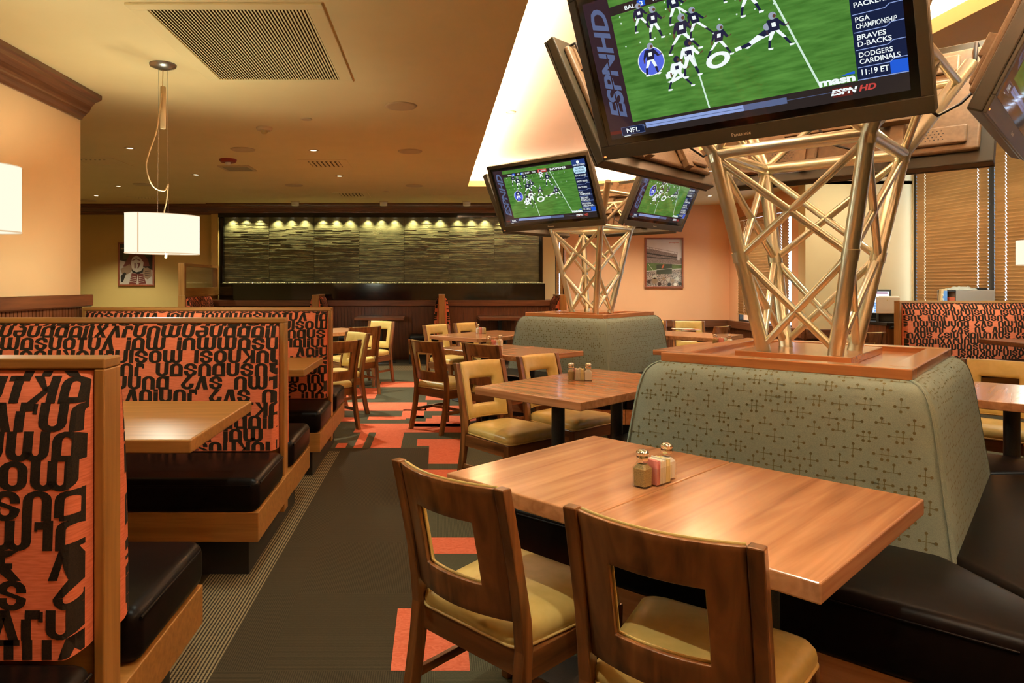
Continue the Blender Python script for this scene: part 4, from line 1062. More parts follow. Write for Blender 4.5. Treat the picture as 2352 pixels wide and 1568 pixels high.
for i, nm in enumerate(('near', 'far')):
    L4 = [['big television on the near tower showing a football game, facing the camera', 'television on the near tower cut off by the top right corner', 'television on the near tower seen from behind through the truss', 'television edge seen behind the left side of the big television'],
          ['television on the far tower facing the aisle, left one of its lit pair', 'television on the far tower facing the windows, right one of its lit pair', 'television on the far tower turned to the back wall, seen under the lit pair', 'television on the far tower seen edge-on at its left side']][i]
    for k, ang in enumerate((-135, -45, 45, 135)): television(L4[k], (TW[i][0] + .005 * (1 - i), TW[i][1] + .05 * (1 - i)), ang)
# ------------------------------------------------------------------ chairs
def make_chair(label, loc, rotz, group):
    t = thing('dining_chair', label, 'chair', loc, rotz, group)
    HZ = .836; XW = .2                                  # local: front is +y
    yb = lambda z: -.205 - .085 * max(0, (z - .42) / .41) ** 1.25 - (.075 * ((.42 - z) / .42) ** 1.6 if z < .42 else 0)
    zs_ = [0, .1, .2, .3, .40, .48, .58, .68, .78, HZ]
    for sx in (-1, 1):
        lay = []
        for z in zs_:
            hy = .021 if .3 < z < .5 else .0185 + (.004 if z < .45 else -.001); hx = .0165 - (.003 if z < .1 else 0)
            x = sx * XW; y = yb(z); lay.append([(x - hx, y - hy, z), (x + hx, y - hy, z), (x + hx, y + hy, z), (x - hx, y + hy, z)])
        m = MB(); m.loft(lay, 0, False); m.build('rear_leg', 'chair_z', t, .004)
        m = MB(); lay = []
        for z, h in ((0, .0145), (.15, .018), (.39, .022)):
            x = sx * .208; y = .205; lay.append([(x - h, y - h, z), (x + h, y - h, z), (x + h, y + h, z), (x - h, y + h, z)])
        m.loft(lay, 0, False); m.build('front_leg', 'chair_z', t, .003)
        a, b = Vector((sx * XW, -.19, 0)), Vector((sx * .208, .19, 0))
        MB().hexa([(a.x - .011, a.y, .315), (a.x + .011, a.y, .315), (b.x + .011, b.y, .315), (b.x - .011, b.y, .315)], [(a.x - .011, a.y, .388), (a.x + .011, a.y, .388), (b.x + .011, b.y, .388), (b.x - .011, b.y, .388)]).build('apron', 'chair_y', t, .002)
        MB().hexa([(a.x - .008, a.y - .03, .17), (a.x + .008, a.y - .03, .17), (b.x + .008, b.y, .17), (b.x - .008, b.y, .17)], [(a.x - .008, a.y - .03, .198), (a.x + .008, a.y - .03, .198), (b.x + .008, b.y, .198), (b.x - .008, b.y, .198)]).build('side_stretcher', 'chair_y', t, .002)
    MB().box(-.19, .19, -.205, -.185, .315, .388).build('apron', 'chair_x', t, .002); MB().box(-.19, .19, .195, .217, .315, .388).build('apron', 'chair_x', t, .002)
    MB().box(-.2, .2, -.01, .008, .172, .196).build('cross_stretcher', 'chair_x', t, .002)
    # seat cushion
    def outline(k, z, n=10):
        w0, w1, y0, y1, r = .192 - k, .226 - k, -.215 + k, .236 - k, .045
        cs = [((w1 - r), (y1 - r), 0), (-(w1 - r), (y1 - r), 90), (-(w0 - r), (y0 + r), 180), ((w0 - r), (y0 + r), 270)]
        return [(cx + r * math.cos(R(a + 90 * i / n)), cy + r * math.sin(R(a + 90 * i / n)), z) for cx, cy, a in cs for i in range(n + 1)]
    m = MB(); m.loft([outline(.012, .388), outline(.0, .396), outline(-.003, .412), outline(.0, .430), outline(.010, .445), outline(.028, .455), outline(.06, .461), outline(.12, .464)]); st = m.build('seat', 'cream_v', t)
    MB().tube(outline(-.002, .396, 5), .0042, 7, closed=True).build('piping', 'pipe_v', st)
    # curved back with a rectangular opening
    W_ = XW - .017; zb, zt = .468, HZ - .004
    sag = lambda x: -.044 * (1 - (x / W_) ** 2)
    hx0, hx1, hz0, hz1 = -.105, .105, .555, .728
    def band(us, vs_, front, back, keep):
        m = MB(); nu, nv = len(us), len(vs_); A = [front(u, v) for v in vs_ for u in us]; B = [back(u, v) for v in vs_ for u in us]; o = len(A); fs = []
        K = lambda i, j: 0 <= i < nu - 1 and 0 <= j < nv - 1 and keep((us[i] + us[i + 1]) / 2, (vs_[j] + vs_[j + 1]) / 2)
        for j in range(nv - 1):
            for i in range(nu - 1):
                if not K(i, j): continue
                a, b, c, d = j * nu + i, j * nu + i + 1, (j + 1) * nu + i + 1, (j + 1) * nu + i
                fs += [(a, b, c, d), (o + a, o + d, o + c, o + b)]
                if not K(i, j - 1): fs.append((a, o + a, o + b, b))
                if not K(i, j + 1): fs.append((d, c, o + c, o + d))
                if not K(i - 1, j): fs.append((a, d, o + d, o + a))
                if not K(i + 1, j): fs.append((b, o + b, o + c, c))
        m.add(A + B, fs, 0, True); return m
    keep = lambda u, v: not (hx0 < u < hx1 and hz0 < v < hz1)
    lins = lambda a, b, n: [a + (b - a) * i / n for i in range(n + 1)]
    us = lins(-W_, hx0, 5)[:-1] + lins(hx0, hx1, 12)[:-1] + lins(hx1, W_, 5); vz = lins(zb, hz0, 4)[:-1] + lins(hz0, hz1, 6)[:-1] + lins(hz1, zt, 5)
    P = lambda u, v, d: (u, yb(v) + sag(u) + d, v)
    m = band(us, vz, lambda u, v: P(u, v, .006), lambda u, v: P(u, v, -.010), keep); m.s = [False] * len(m.s)
    m.s = [True] * len(m.s); bk = m.build('backrest', 'chair_z', t, .0025, 2)
    g = .005
    def puff(u, v):
        d = min(W_ - g - abs(u), v - zb - g, zt + .004 - v)
        dx = max(hx0 - u, u - hx1); dz = max(hz0 - v, v - hz1)
        dh = max(dx, dz) if (dx < 0 or dz < 0) else math.hypot(dx, dz)
        e = max(0, min(1, min(d, dh) / .03)); return .009 + .019 * math.sqrt(max(0, 1 - (1 - e) ** 2))
    ff = [0, .006, .015, .03]
    hx0 += .005; hx1 -= .005; hz0 += .005; hz1 -= .005; keep = lambda u, v: not (hx0 < u < hx1 and hz0 < v < hz1)
    us2 = [-W_ + g + a for a in ff] + [hx0 - a for a in ff[::-1]] + lins(hx0, hx1, 12)[1:-1] + [hx1 + a for a in ff] + [W_ - g - a for a in ff[::-1]]
    vz2 = [zb + g + a for a in ff] + [hz0 - a for a in ff[::-1]] + lins(hz0, hz1, 6)[1:-1] + [hz1 + a for a in ff] + [zt + .004 - a for a in ff[::-1]]
    us2 = sorted(set(us2)); vz2 = sorted(set(vz2))
    m = band(us2, vz2, lambda u, v: P(u, v, puff(u, v)), lambda u, v: P(u, v, .0058), keep); pad = m.build('back_pad', 'cream_v', t)
    q = W_ - g - .006
    loop = [(-q, zb + g + .006), (-q / 2, zb + g + .006), (0, zb + g + .006), (q / 2, zb + g + .006), (q, zb + g + .006), (q, .6), (q, .72), (q, zt - g - .006), (q / 2, zt - g - .006), (0, zt - g - .006), (-q / 2, zt - g - .006), (-q, zt - g - .006), (-q, .72), (-q, .6)]
    MB().tube([P(u, v, .019) for u, v in loop], .0034, 6, closed=True).build('piping', 'pipe_v', pad)
    return t
CH = []
def chair_from(lx, ly, rx, ry, label, group='walnut and cream dining chairs', zt=.836, ang=None):
    """photo pixels of the two rear leg tops, left and right as seen; away = seen from behind"""
    a = at_z(lx, ly, zt); b = at_z(rx, ry, zt); return a, b
def place(cx, cy, facing, label):
    """cx, cy: middle of the back top; facing: direction the sitter looks (deg)"""
    f = Vector((math.cos(R(facing)), math.sin(R(facing)), 0)); loc = Vector((cx, cy, 0)) + f * .29; rz = R(facing - 90)
    if not CH: CH.append(make_chair(label, loc, rz, 'walnut and cream dining chairs')); return CH[0]
    c = dup(CH[0], loc, rz, label); CH.append(c); return c
place(.03, 1.877, 43.5, 'walnut chair with cream seat at the left half of the near table')
place(.474, 1.475, 52, 'nearest walnut chair with cream seat, cut off by the bottom edge')
place(.292, 4.605, -52, 'cream padded chair at the near end of the second table, behind the near table')
place(.742, 5.015, -50, 'cream padded chair at the far end of the second table, below the far island')
place(-.10, 6.257, 44, 'dark backed walnut chair at the left of the table before the far island')
place(.385, 5.92, 44, 'dark backed walnut chair at the right of the table before the far island')
place(0.0, 8.70, -48, 'cream padded chair at the left of the table beyond the far island')
place(.39, 9.13, -47, 'cream padded chair at the right of the table beyond the far island')
place(-.85, 6.23, 135, 'dark backed walnut chair nearest the third booth, half hidden by its post')
place(-.83, 7.31, -140, 'bright cream padded chair turned towards the booths, behind the dark chair')
place(-.85, 8.30, 125, 'dark backed walnut chair further along behind the third booth')
place(-.75, 9.55, -120, 'farthest cream padded chair, before the reeded wall under the water wall')
place(3.79, 4.62, -138, 'cream padded chair beyond the table on the right of the near island')
place(3.515, 9.58, -100, 'cream padded chair against the reeded wall under the stadium picture')
place(3.03, 9.72, -100, 'cream padded chair half hidden behind the right side of the far island')
place(3.51, 8.42, 135, 'dark backed walnut chair in the far corner below the far window')
place(4.6, 7.35, 95, 'dark backed walnut chair before the service station, between the tower legs')

# ------------------------------------------------------------------ tables around the islands
def table(cx, cy, rot, hx, hy, label, proto={}):
    k = (hx, hy)
    if k in proto: return dup(proto[k], (cx, cy, 0), rot, label)
    z = .75
    t = thing('dining_table', label, 'table', (cx, cy, 0), rot, 'beech dining tables')
    MB().box(-hx + .001, hx - .001, -hy, hy, z - .046, z).build('table_top', 'top_y', t, .005, 3)
    MB().tube([(0, 0, .02), (0, 0, z - .055)], .038, 18).build('column', 'iron', t)
    MB().lathe([(.22, 0), (.225, .01), (.2, .018), (.07, .03), (.042, .06)], 32).build('base', 'iron', t)
    MB().box(-.2, .2, -.028, .028, z - .07, z - .046).box(-.028, .028, -.2, .2, z - .07, z - .046).build('bracket', 'iron', t)
    proto[k] = t; return t
def pair(c, rot, hx, hy, l0, l1):
    """two tables pushed together along local x"""
    d = Vector((math.cos(rot), math.sin(rot)))
    table(c[0] - d.x * hx, c[1] - d.y * hx, rot, hx, hy, l0); table(c[0] + d.x * hx, c[1] + d.y * hx, rot, hx, hy, l1)
T1 = ((.70, 2.055), R(-47.5)); pair(*T1, .274, .402, 'left half of the near wooden table, with the sharp left corner', 'right half of the near wooden table, with the salt and pepper beside its seam')
T2 = ((.93, 4.18), R(43.5)); pair(*T2, .31, .37, 'near half of the second table, its corner before the black column', 'far half of the second table, with the shakers behind its seam')
T3 = ((.655, 6.32), R(-47.5)); pair(*T3, .28, .40, 'left half of the table before the far island', 'right half of the table before the far island')
T4 = ((.62, 8.25), R(46)); pair(*T4, .31, .37, 'near half of the table at the left of the far island', 'far half of the table at the left of the far island')
T5 = ((2.98, 8.28), R(-43)); pair(*T5, .28, .40, 'left half of the far table below the stadium picture, partly hidden', 'right half of the far table below the stadium picture, with papers')
T6 = ((2.95, 4.02), R(-44)); pair(*T6, .32, .42, 'left half of the table on the right of the near island', 'right half of the table at the right edge of the photo')
T7 = ((2.68, 6.48), R(46)); pair(*T7, .31, .37, 'near half of the table right of the far island, hidden behind the near cap', 'far half of the table right of the far island, with two shakers')
table(-1.28, 6.78, R(45), .36, .36, 'square table behind the third booth, between the dark and the cream chair')
table(-1.3, 8.95, R(45), .36, .36, 'farther square table behind the third booth, only its edge in view')

# ------------------------------------------------------------------ salt, pepper and sugar
def shaker(pos, rot, what, label, proto={}):
    if what in proto: return dup(proto[what], pos, rot, label)
    t = thing(what + '_shaker', label, 'shaker', pos, rot, 'glass shakers on the tables')
    s = .0215
    def sq(k, z, c=.004):
        k2 = k - c; return [(k, -k2, z), (k, k2, z), (k2, k, z), (-k2, k, z), (-k, k2, z), (-k, -k2, z), (-k2, -k, z), (k2, -k, z)]
    def rd(r, z): return [(r * math.cos(R(22.5 + 45 * i)), r * math.sin(R(22.5 + 45 * i)), z) for i in (-1, 0, 1, 2, 3, 4, 5, 6)]
    m = MB(); m.loft([sq(s, 0), sq(s + .0015, .004), sq(s + .0015, .058), rd(.016, .075), rd(.0155, .082)], 0, False); m.build('glass_jar', 'glass', t)
    m = MB(); m.loft([sq(s - .002, .005), sq(s - .001, .055), rd(.0135, .068)], 0, False); m.build('filling', what, t)
    MB().lathe([(.017, .078), (.018, .08), (.018, .092), (.0165, .096), (.019, .098), (.019, .103), (.01, .109), (.0005, .11)], 20).build('metal_cap', 'chrome', t)
    proto[what] = t; return t
def caddy(pos, rot, label, proto=[None]):
    if proto[0]: return dup(proto[0], pos, rot, label)
    t = thing('sugar_caddy', label, 'caddy', pos, rot, 'sugar caddies on the tables')
    m = MB(); a, b, h = .04, .028, .052
    m.box(-a, a, -b, b, 0, .002); m.box(-a, a, -b, -b + .0015, .002, h); m.box(-a, a, b - .0015, b, .002, h); m.box(-a, -a + .0015, -b, b, .002, h); m.box(a - .0015, a, -b, b, .002, h); m.build('glass_tray', 'glass', t)
    rr = random.Random(2)
    for i in range(12):
        y = 0; x = -.036 + i * .0062; mat = 'packet_p' if i < 3 else ('paper' if i < 8 else 'packet_y'); d = rr.uniform(-.003, .003); hh = .068 + rr.uniform(0, .006)
        MB().hexa([(x, -.024, .003), (x + .0044, -.024, .003), (x + .0044, .024, .003), (x, .024, .003)], [(x + d, -.024, hh), (x + .0044 + d, -.024, hh), (x + .0044 + d, .024, hh + .002), (x + d, .024, hh + .002)]).build('sugar_packet', mat, t)
    proto[0] = t; return t
def setting(px_pepper, px_caddy, px_salt, rot, where, z=.75):
    """pixels of the foot of each item on its table"""
    if px_pepper: shaker(at_z(*px_pepper, z), rot, 'pepper', 'glass pepper shaker with chrome cap ' + where)
    if px_caddy: caddy(at_z(*px_caddy, z), rot, 'glass caddy of sugar packets ' + where)
    if px_salt: shaker(at_z(*px_salt, z), rot, 'salt', 'glass salt shaker with chrome cap ' + where)
setting((1476, 1117), (1508, 1108), (1531, 1098), R(40), 'on the near table')
setting((1312, 873), (1328, 873), (1351, 874), R(-10), 'on the second table')
setting((1123, 798), (1138, 798), (1149, 795), R(40), 'on the table before the far island')
setting(None, (1108, 766), (1098, 765), R(20), 'on the table at the left of the far island')
setting((1643, 793), (1660, 793), (1676, 794), R(40), 'behind the rim of the near island cap')
setting(None, (880, 723), (893, 722), 0, 'on the left table along the water wall', .79)
setting(None, (1137, 722), (1148, 721), 0, 'on the right table along the water wall', .79)
p = at_z(1580, 758, .75)
t = thing('menu_stack', 'loose white and red printed papers on the far table below the stadium picture', 'papers', (p.x, p.y, .75), R(10))
for i, (dx, dy, r_, mt) in enumerate(((0, 0, 0, 'paper'), (.04, .02, .4, 'packet_p'), (-.05, .03, -.3, 'paper'))):
    c, s = math.cos(r_), math.sin(r_); q = lambda a, b: (dx + a * c - b * s, dy + a * s + b * c)
    MB().prism([q(-.13, -.09), q(.13, -.09), q(.13, .09), q(-.13, .09)], .001 + i * .006, .006 + i * .006).build('paper_sheet', mt, t)

# ------------------------------------------------------------------ framed pictures
def frame(name, label, x0, x1, z0, z1, art, mats):
    b = .03
    t = thing(name, label, 'picture', ((x0 + x1) / 2, YB, (z0 + z1) / 2)); w, h = (x1 - x0) / 2, (z1 - z0) / 2
    fr = MB()
    fr.box(-w, w, -.035, 0, h - b, h).box(-w, w, -.035, 0, -h, -h + b).box(-w, -w + b, -.035, 0, -h + b, h - b).box(w - b, w, -.035, 0, -h + b, h - b); fr.build('frame', 'frame_w', t, .004)
    m = MB(); W_, H_ = w - b, h - b
    art(m, lambda u, v, d: ((u - .5) * 2 * W_, -.012 - d, (v - .5) * 2 * H_)); m.build('print', mats, t)
    return t
M['frame_w'] = wood('picture frame cherry', S(126, 60, 32), S(150, 76, 42), 'z')
for nm, c1, c2, sc in (('crowd', S(60, 48, 38), S(186, 160, 142), 60), ('tier', S(104, 82, 72), S(158, 134, 124), 90), ('psky', S(206, 190, 186), S(220, 206, 200), 3), ('turf', S(86, 98, 52), S(98, 112, 60), 20)):
    M['p_' + nm] = noise_mat('print ' + nm, c1, c2, (sc, sc, sc), .35, 0, 2, .4, .3)
for nm, c in (('dark', S(58, 46, 36)), ('line', S(226, 214, 196)), ('orange', S(196, 92, 50)), ('pale', S(176, 160, 140)), ('maroon', S(104, 48, 40)), ('brown', S(70, 44, 30)), ('shadow', S(36, 32, 28)), ('olive', S(60, 62, 40)), ('ptan', S(138, 108, 82))):
    M['p_' + nm] = base_mat('print ink ' + nm, c, .35, 0, .4, .3)
PM = ['p_psky', 'p_tier', 'p_crowd', 'p_turf', 'p_dark', 'p_line', 'p_orange', 'p_pale', 'p_maroon', 'p_brown', 'p_shadow', 'p_olive', 'p_ptan']
ix = {k[2:]: i for i, k in enumerate(PM)}
def stadium(m, fn):
    def P(pts, mat, d): m.add([fn(u, v, d) for u, v in pts], [tuple(range(len(pts)))], ix[mat])
    P([(0, 0), (1, 0), (1, 1), (0, 1)], 'psky', 0)
    P([(0, .48), (0, .80), (.2, .79), (.5, .735), (.88, .68), (.88, .56), (1, .56), (1, .47)], 'tier', .0006)
    P([(0, .725), (.4, .675), (.88, .625), (.88, .605), (.4, .65), (0, .695)], 'dark', .001); P([(0, .64), (.5, .60), (.88, .585), (.88, .565), (.5, .585), (0, .62)], 'dark', .001)
    for i in range(11):
        u = i * .088; v0 = .80 - .125 * u / .88; P([(u, v0), (u + .007, v0), (u + .007, v0 + .05), (u, v0 + .05)], 'tier', .001)
    P([(0, .85), (.88, .725), (.88, .718), (0, .843)], 'tier', .001); P([(.95, .56), (1, .56), (1, .6), (.95, .6)], 'tier', .001)
    P([(0, .32), (1, .37), (1, .46), (0, .5)], 'turf', .001); P([(0, .33), (1, .385), (1, .378), (0, .322)], 'line', .0014); P([(.07, .475), (.19, .345), (.18, .345), (.06, .475)], 'line', .0014)
    P([(0, 0), (1, 0), (1, .36), (.7, .345), (.4, .34), (0, .31)], 'crowd', .0014)
    P([(.29, .26), (.73, .265), (.73, .475), (.29, .465)], 'olive', .0018); P([(.29, .355), (.73, .385), (.73, .378), (.29, .348)], 'line', .002); P([(.43, .39), (.48, .47), (.52, .46), (.47, .385)], 'orange', .002)
    for (u, v, r_, mt) in [(.24, .2, .06, 'pale'), (.24, .12, .085, 'ptan'), (.82, .04, .045, 'line'), (.5, .16, .05, 'ptan'), (.62, .14, .05, 'pale'), (.75, .12, .05, 'ptan'), (.88, .16, .05, 'pale'), (.08, .1, .05, 'brown'), (.38, .05, .05, 'brown'), (.65, .04, .05, 'shadow'), (.95, .06, .05, 'shadow')]:
        P([(u + r_ * math.cos(i * math.pi / 7), v + r_ * .8 * math.sin(i * math.pi / 7)) for i in range(14)], mt, .002)
    text_on(m, 'Sporting News', lambda x, y: fn(x, y, .0022), .64, .93, .915, .945, ix['orange'], 0, .03)
a = at_y(1480, 546, YB); b = at_y(1568.5, 661, YB)
frame('stadium_picture', 'framed picture of a stadium crowd on the apricot wall', a.x, b.x, b.z, a.z, stadium, PM)
def player_art(m, fn):
    def P(pts, mat, d): m.add([fn(u, v, d) for u, v in pts], [tuple(range(len(pts)))], ix[mat])
    P([(0, 0), (1, 0), (1, 1), (0, 1)], 'shadow', 0); P([(0, 0), (1, 0), (1, .35), (0, .6)], 'pale', .0006)
    P([(.1, .85), (.9, .9), (.95, .7), (.1, .62)], 'olive', .0006)
    P([(.22, .62), (.3, .74), (.5, .8), (.7, .76), (.85, .62), (.9, .45), (.1, .44)], 'maroon', .001)
    P([(.38, .66), (.5, .72), (.62, .66), (.72, .54), (.7, .42), (.6, .33), (.5, .3), (.4, .36), (.33, .5)], 'pale', .0014)
    P([(.38, .60), (.5, .645), (.62, .60), (.62, .575), (.5, .62), (.38, .575)], 'maroon', .0018); P([(.44, .53), (.48, .53), (.48, .40), (.44, .40)], 'maroon', .0018); P([(.53, .53), (.62, .53), (.62, .50), (.57, .40), (.53, .40), (.57, .50), (.53, .50)], 'maroon', .0018)
    P([(.02, .38), (.3, .5), (.4, .36), (.3, .28), (.1, .2)], 'ptan', .0012); P([(.03, .2), (.14, .3), (.2, .27), (.1, .06), (.04, .05)], 'shadow', .0016)
    P([(.36, .37), (.5, .3), (.64, .33), (.72, .42), (.72, .3), (.55, .25), (.38, .3)], 'shadow', .0016)
    P([(.28, .0), (.36, .28), (.54, .26), (.5, .0)], 'maroon', .0016); P([(.54, .26), (.7, .27), (.8, .02), (.58, .0)], 'maroon', .0016)
    for i in range(4):
        v = .04 + i * .045; P([(.3, v + .03), (.48, v), (.5, v + .012), (.31, v + .044)], 'pale', .002); P([(.58, v), (.74, v + .025), (.74, v + .038), (.58, v + .014)], 'pale', .002)
    P([(.72, .4), (.84, .42), (.95, .36), (.96, .2), (.84, .12), (.72, .18), (.7, .3)], 'ptan', .0018); P([(.76, .22), (.9, .24), (.9, .225), (.76, .205)], 'brown', .0022); P([(.75, .27), (.92, .29), (.92, .275), (.75, .255)], 'brown', .0022); P([(.76, .32), (.93, .34), (.93, .325), (.76, .305)], 'brown', .0022)
    P([(.03, .9), (.4, .92), (.4, .88), (.03, .87)], 'pale', .0016)
a = at_y(272, 556.5, YB); b = at_y(355.5, 656.5, YB)
frame('football_picture', 'framed dark picture of a football player in uniform, behind the hanging lamp', a.x, b.x, b.z, a.z, player_art, PM)

# ------------------------------------------------------------------ service station behind the right booth
SYF = 8.72
st = thing('service_station', 'brown wood service station with black counter behind the right booth', 'cabinet', (6.22, 8.86, 0))
MB().box(-.72, .8, -.45, .45, .1, .84).build('body', 'red_z', st, .003)
MB().box(-.74, .8, -.5, .45, .84, .88).build('counter', 'black', st, .004)
MB().box(-.70, .8, -.38, .45, 0, .1).build('kick', 'kick', st)
MB().box(-.12, .78, -.5, .1, .88, .99).build('raised_shelf', 'red_x', st, .003)
for i in range(2): MB().box(-.70 + .75 * i, .02 + .75 * i, -.462, -.45, .14, .8).build('door', 'red_z', st, .003)
MB().tube([(-.7, -.5, .82), (.7, -.5, .82)], .02, 10).build('cable_bundle', 'black', st)
YS = 9.3
pt = thing('order_terminal', 'charcoal touch screen order terminal with lit keypad on the service station', 'terminal', (at_y(2011, 0, 8.95).x, 8.95, .88), R(-30))
MB().hexa([(-.17, -.09, .08), (.17, -.09, .08), (.17, -.05, .08), (-.17, -.05, .08)], [(-.17, .0, .40), (.17, .0, .40), (.17, .04, .40), (-.17, .04, .40)]).build('screen_housing', 'pos', pt, .008)
scr = emit_mat('terminal screen', S(222, 234, 250), .9); key = emit_mat('terminal keys', S(120, 160, 210), .8); keyt = emit_mat('terminal heading', S(150, 90, 110), .8)
m = MB(); fs_ = lambda u, v, d=0: (-.145 + .29 * u, -.0925 + (.09 - .0) * (.06 + .86 * v) - d, .08 + .32 * (.06 + .86 * v) + d * .28)
def sq(u0, u1, v0, v1, mt, d): m.add([fs_(u0, v0, d), fs_(u1, v0, d), fs_(u1, v1, d), fs_(u0, v1, d)], [(0, 1, 2, 3)], mt)
sq(0, 1, 0, 1, 0, .001); sq(.05, .95, .88, .95, 2, .002)
for i in range(5):
    for j in range(4): sq(.04 + i * .19, .2 + i * .19, .04 + j * .115, .135 + j * .115, 1, .002)
m.build('touch_screen', [scr, key, keyt], pt)
MB().box(-.14, .14, -.06, .14, 0, .03).box(-.06, .06, .0, .1, .03, .2).build('stand', 'pos', pt, .006)
MB().hexa([(-.15, -.045, .1), (.15, -.045, .1), (.15, .12, .14), (-.15, .12, .14)], [(-.15, .04, .39), (.15, .04, .39), (.15, .12, .33), (-.15, .12, .33)]).build('rear_shell', 'pos', pt, .01)
pr = thing('receipt_printer', 'beige receipt printer beside the right booth post', 'printer', (at_y(2040, 0, 8.62).x, 8.62, .88), R(-33))
MB().box(-.125, .125, -.12, .12, .1, .31).build('body', 'printer', pr, .008); MB().box(-.125, -.1, -.12, .12, 0, .1).box(.1, .125, -.12, .12, 0, .1).box(-.1, .1, -.02, .12, 0, .1).build('tray_housing', 'pos', pr, .004)
MB().box(-.1, .11, -.1, .0, .31, .318).build('paper_slot', 'white', pr, .002); MB().box(-.015, -.005, -.122, -.12, .265, .275).build('status_lamp', 'pipe_v', pr)
gx = at_y(2236, 0, 8.45).x
gb = thing('dispenser_case', 'grey metal case with blue panel standing behind the right booth back', 'case', (gx, 8.6, .99), 0)
w1 = at_y(2283, 0, 8.42).x - gx; w0 = at_y(2193, 0, 8.42).x - gx; wb = at_y(2154, 0, 8.42).x - gx
MB().box(w0, w1, -.2, .12, 0, .285).build('metal_case', 'grey_box', gb, .006)
MB().box(wb + .1, w0, -.2, -.05, .265, .285).box(wb + .1, w0, -.2, -.05, 0, .02).box(wb + .1, w0, -.08, -.05, .02, .265).build('shelf_box', 'black', gb, .003)
MB().hexa([(wb, -.2, 0), (wb + .1, -.2, 0), (wb + .1, -.16, 0), (wb, -.16, 0)], [(wb + .03, -.2, .3), (wb + .1, -.2, .3), (wb + .1, -.16, .3), (wb + .03, -.16, .3)]).build('side_panel', 'tanply', gb, .003)
m = MB(); fq = lambda u, v: (wb + .02 + .03 * v + (.08 - .03 * v) * u, -.2015, .01 + .27 * v); m.add([fq(0, 0), fq(1, 0), fq(1, 1), fq(.15, 1)], [(0, 1, 2, 3)])
for i in range(4): m.add([(fq(.15, .15 + i * .2)[0], -.203, fq(0, .15 + i * .2)[2]), (fq(.42, 0)[0], -.203, fq(0, .15 + i * .2)[2]), (fq(.42, 0)[0], -.203, fq(0, .25 + i * .2)[2]), (fq(.15, 0)[0], -.203, fq(0, .25 + i * .2)[2])], [(0, 1, 2, 3)], 1)
m.build('blue_panel', ['blue_sign', 'white'], gb)
tag(MB().box(wb + .13 + gx, w0 - .01 + gx, 8.405, 8.51, 1.012, 1.19).build('carton', 'dk_orange', None, .003), 'orange carton inside the black shelf of the grey case', 'carton')
m = MB(); rr = random.Random(4); nn, mm_ = 14, 8; vs_ = []
for j in range(mm_):
    for i in range(nn):
        e = math.sin(math.pi * i / (nn - 1)) * math.sin(math.pi * j / (mm_ - 1)); vs_.append((w0 + .0 + gx + .34 * i / (nn - 1), 8.41 + .27 * j / (mm_ - 1), 1.275 + .002 + e * .035 + (rr.uniform(-.018, .022) if 0 < i < nn - 1 and 0 < j < mm_ - 1 else 0)))
m.add(vs_, [(j * nn + i, j * nn + i + 1, (j + 1) * nn + i + 1, (j + 1) * nn + i) for j in range(mm_ - 1) for i in range(nn - 1)], 0, True)
tag(m.build('plastic_bag', 'bag_film'), 'crumpled clear plastic bag on top of the grey case', 'plastic bag')
tag(MB().box(gx + w1 - .26, gx + w1 - .02, 8.5, 8.7, 1.276, 1.306).build('black_tray', 'black', None, .004), 'flat black tray beside the plastic bag on the grey case', 'tray')
E_COVE = 28; E_DL = {1: 160, 2: 40, 3: 48, 4: 105, 5: 140}; A_DL = {1: (108, .6), 2: (72, .35), 3: (80, .4), 4: (150, 1), 5: (130, 1)}; E_PEN = (22, 15); E_WW = 22.0; E_SKY = 6
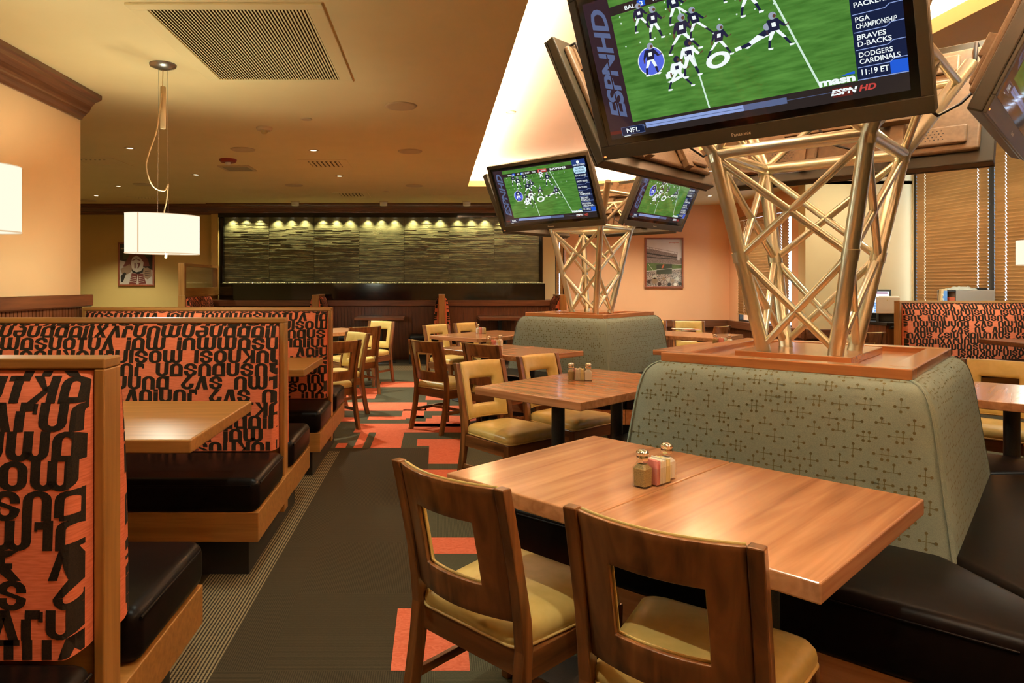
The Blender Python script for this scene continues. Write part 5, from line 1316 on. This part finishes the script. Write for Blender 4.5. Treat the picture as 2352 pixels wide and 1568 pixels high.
# ------------------------------------------------------------------ lights
WARM = (.95, 1, .79); HAL = (.97, 1, .83)
def area(name, loc, rot, sx, sy, energy, col=WARM, spread=180):
    l = bpy.data.lights.new(name, 'AREA'); l.shape = 'RECTANGLE'; l.size = sx; l.size_y = sy; l.energy = energy; l.color = col; l.spread = R(spread)
    o = bpy.data.objects.new(name, l); COL.objects.link(o); o.location = loc; o.rotation_euler = rot; return o
def spot(name, loc, energy, ang=70, blend=.35, col=HAL, r=.03, rot=(0, 0, 0)):
    l = bpy.data.lights.new(name, 'SPOT'); l.energy = energy; l.spot_size = R(ang); l.spot_blend = blend; l.color = col; l.shadow_soft_size = r
    o = bpy.data.objects.new(name, l); COL.objects.link(o); o.location = loc; o.rotation_euler = rot; return o
def point(name, loc, energy, col=WARM, r=.05):
    l = bpy.data.lights.new(name, 'POINT'); l.energy = energy; l.color = col; l.shadow_soft_size = r
    o = bpy.data.objects.new(name, l); COL.objects.link(o); o.location = loc; return o
CY = (CY0 + CY1) / 2; CLn = CY1 - CY0
area('cove_lamp', (CX0 - .17, CY, CEIL + .07), (R(180), 0, 0), .1, CLn, E_COVE * CLn)
area('cove_lamp', (CX1 + .17, CY, CEIL + .07), (R(180), 0, 0), .1, CLn, E_COVE * CLn)
area('cove_lamp', ((CX0 + CX1) / 2, CY1 + .17, CEIL + .07), (R(180), 0, 0), CX1 - CX0, .1, E_COVE * (CX1 - CX0))
for (p, k) in DL:
    spot('downlight_lamp', (p[0], p[1], p[2] - .012), E_DL[k], A_DL[k][0], A_DL[k][1])
for i, (x, y) in enumerate(PEN):
    point('pendant_bulb', (x, y, 1.70), E_PEN[0]); point('pendant_bulb', (x, y, 1.52), E_PEN[1], r=.08)
for k in range(7):
    for j in (-1, 0, 1):
        spot('water_wall_lamp', (xa + pw * (k + .5 + j * .3), YB - .085, zt_ - .012), E_WW, 100, 1, (1, .93, .6), .015, (R(9), 0, 0))
w = bpy.data.worlds.new('world'); scene.world = w; w.use_nodes = True
bg = w.node_tree.nodes['Background']; bg.inputs[0].default_value = (.62, .8, 1, 1); bg.inputs[1].default_value = E_SKY
scene.cycles.max_bounces = 8; scene.cycles.diffuse_bounces = 4; scene.cycles.glossy_bounces = 4; scene.cycles.transparent_max_bounces = 24
scene.cycles.sample_clamp_indirect = 6; scene.cycles.caustics_reflective = False; scene.cycles.caustics_refractive = False
scene.cycles.use_denoising = True
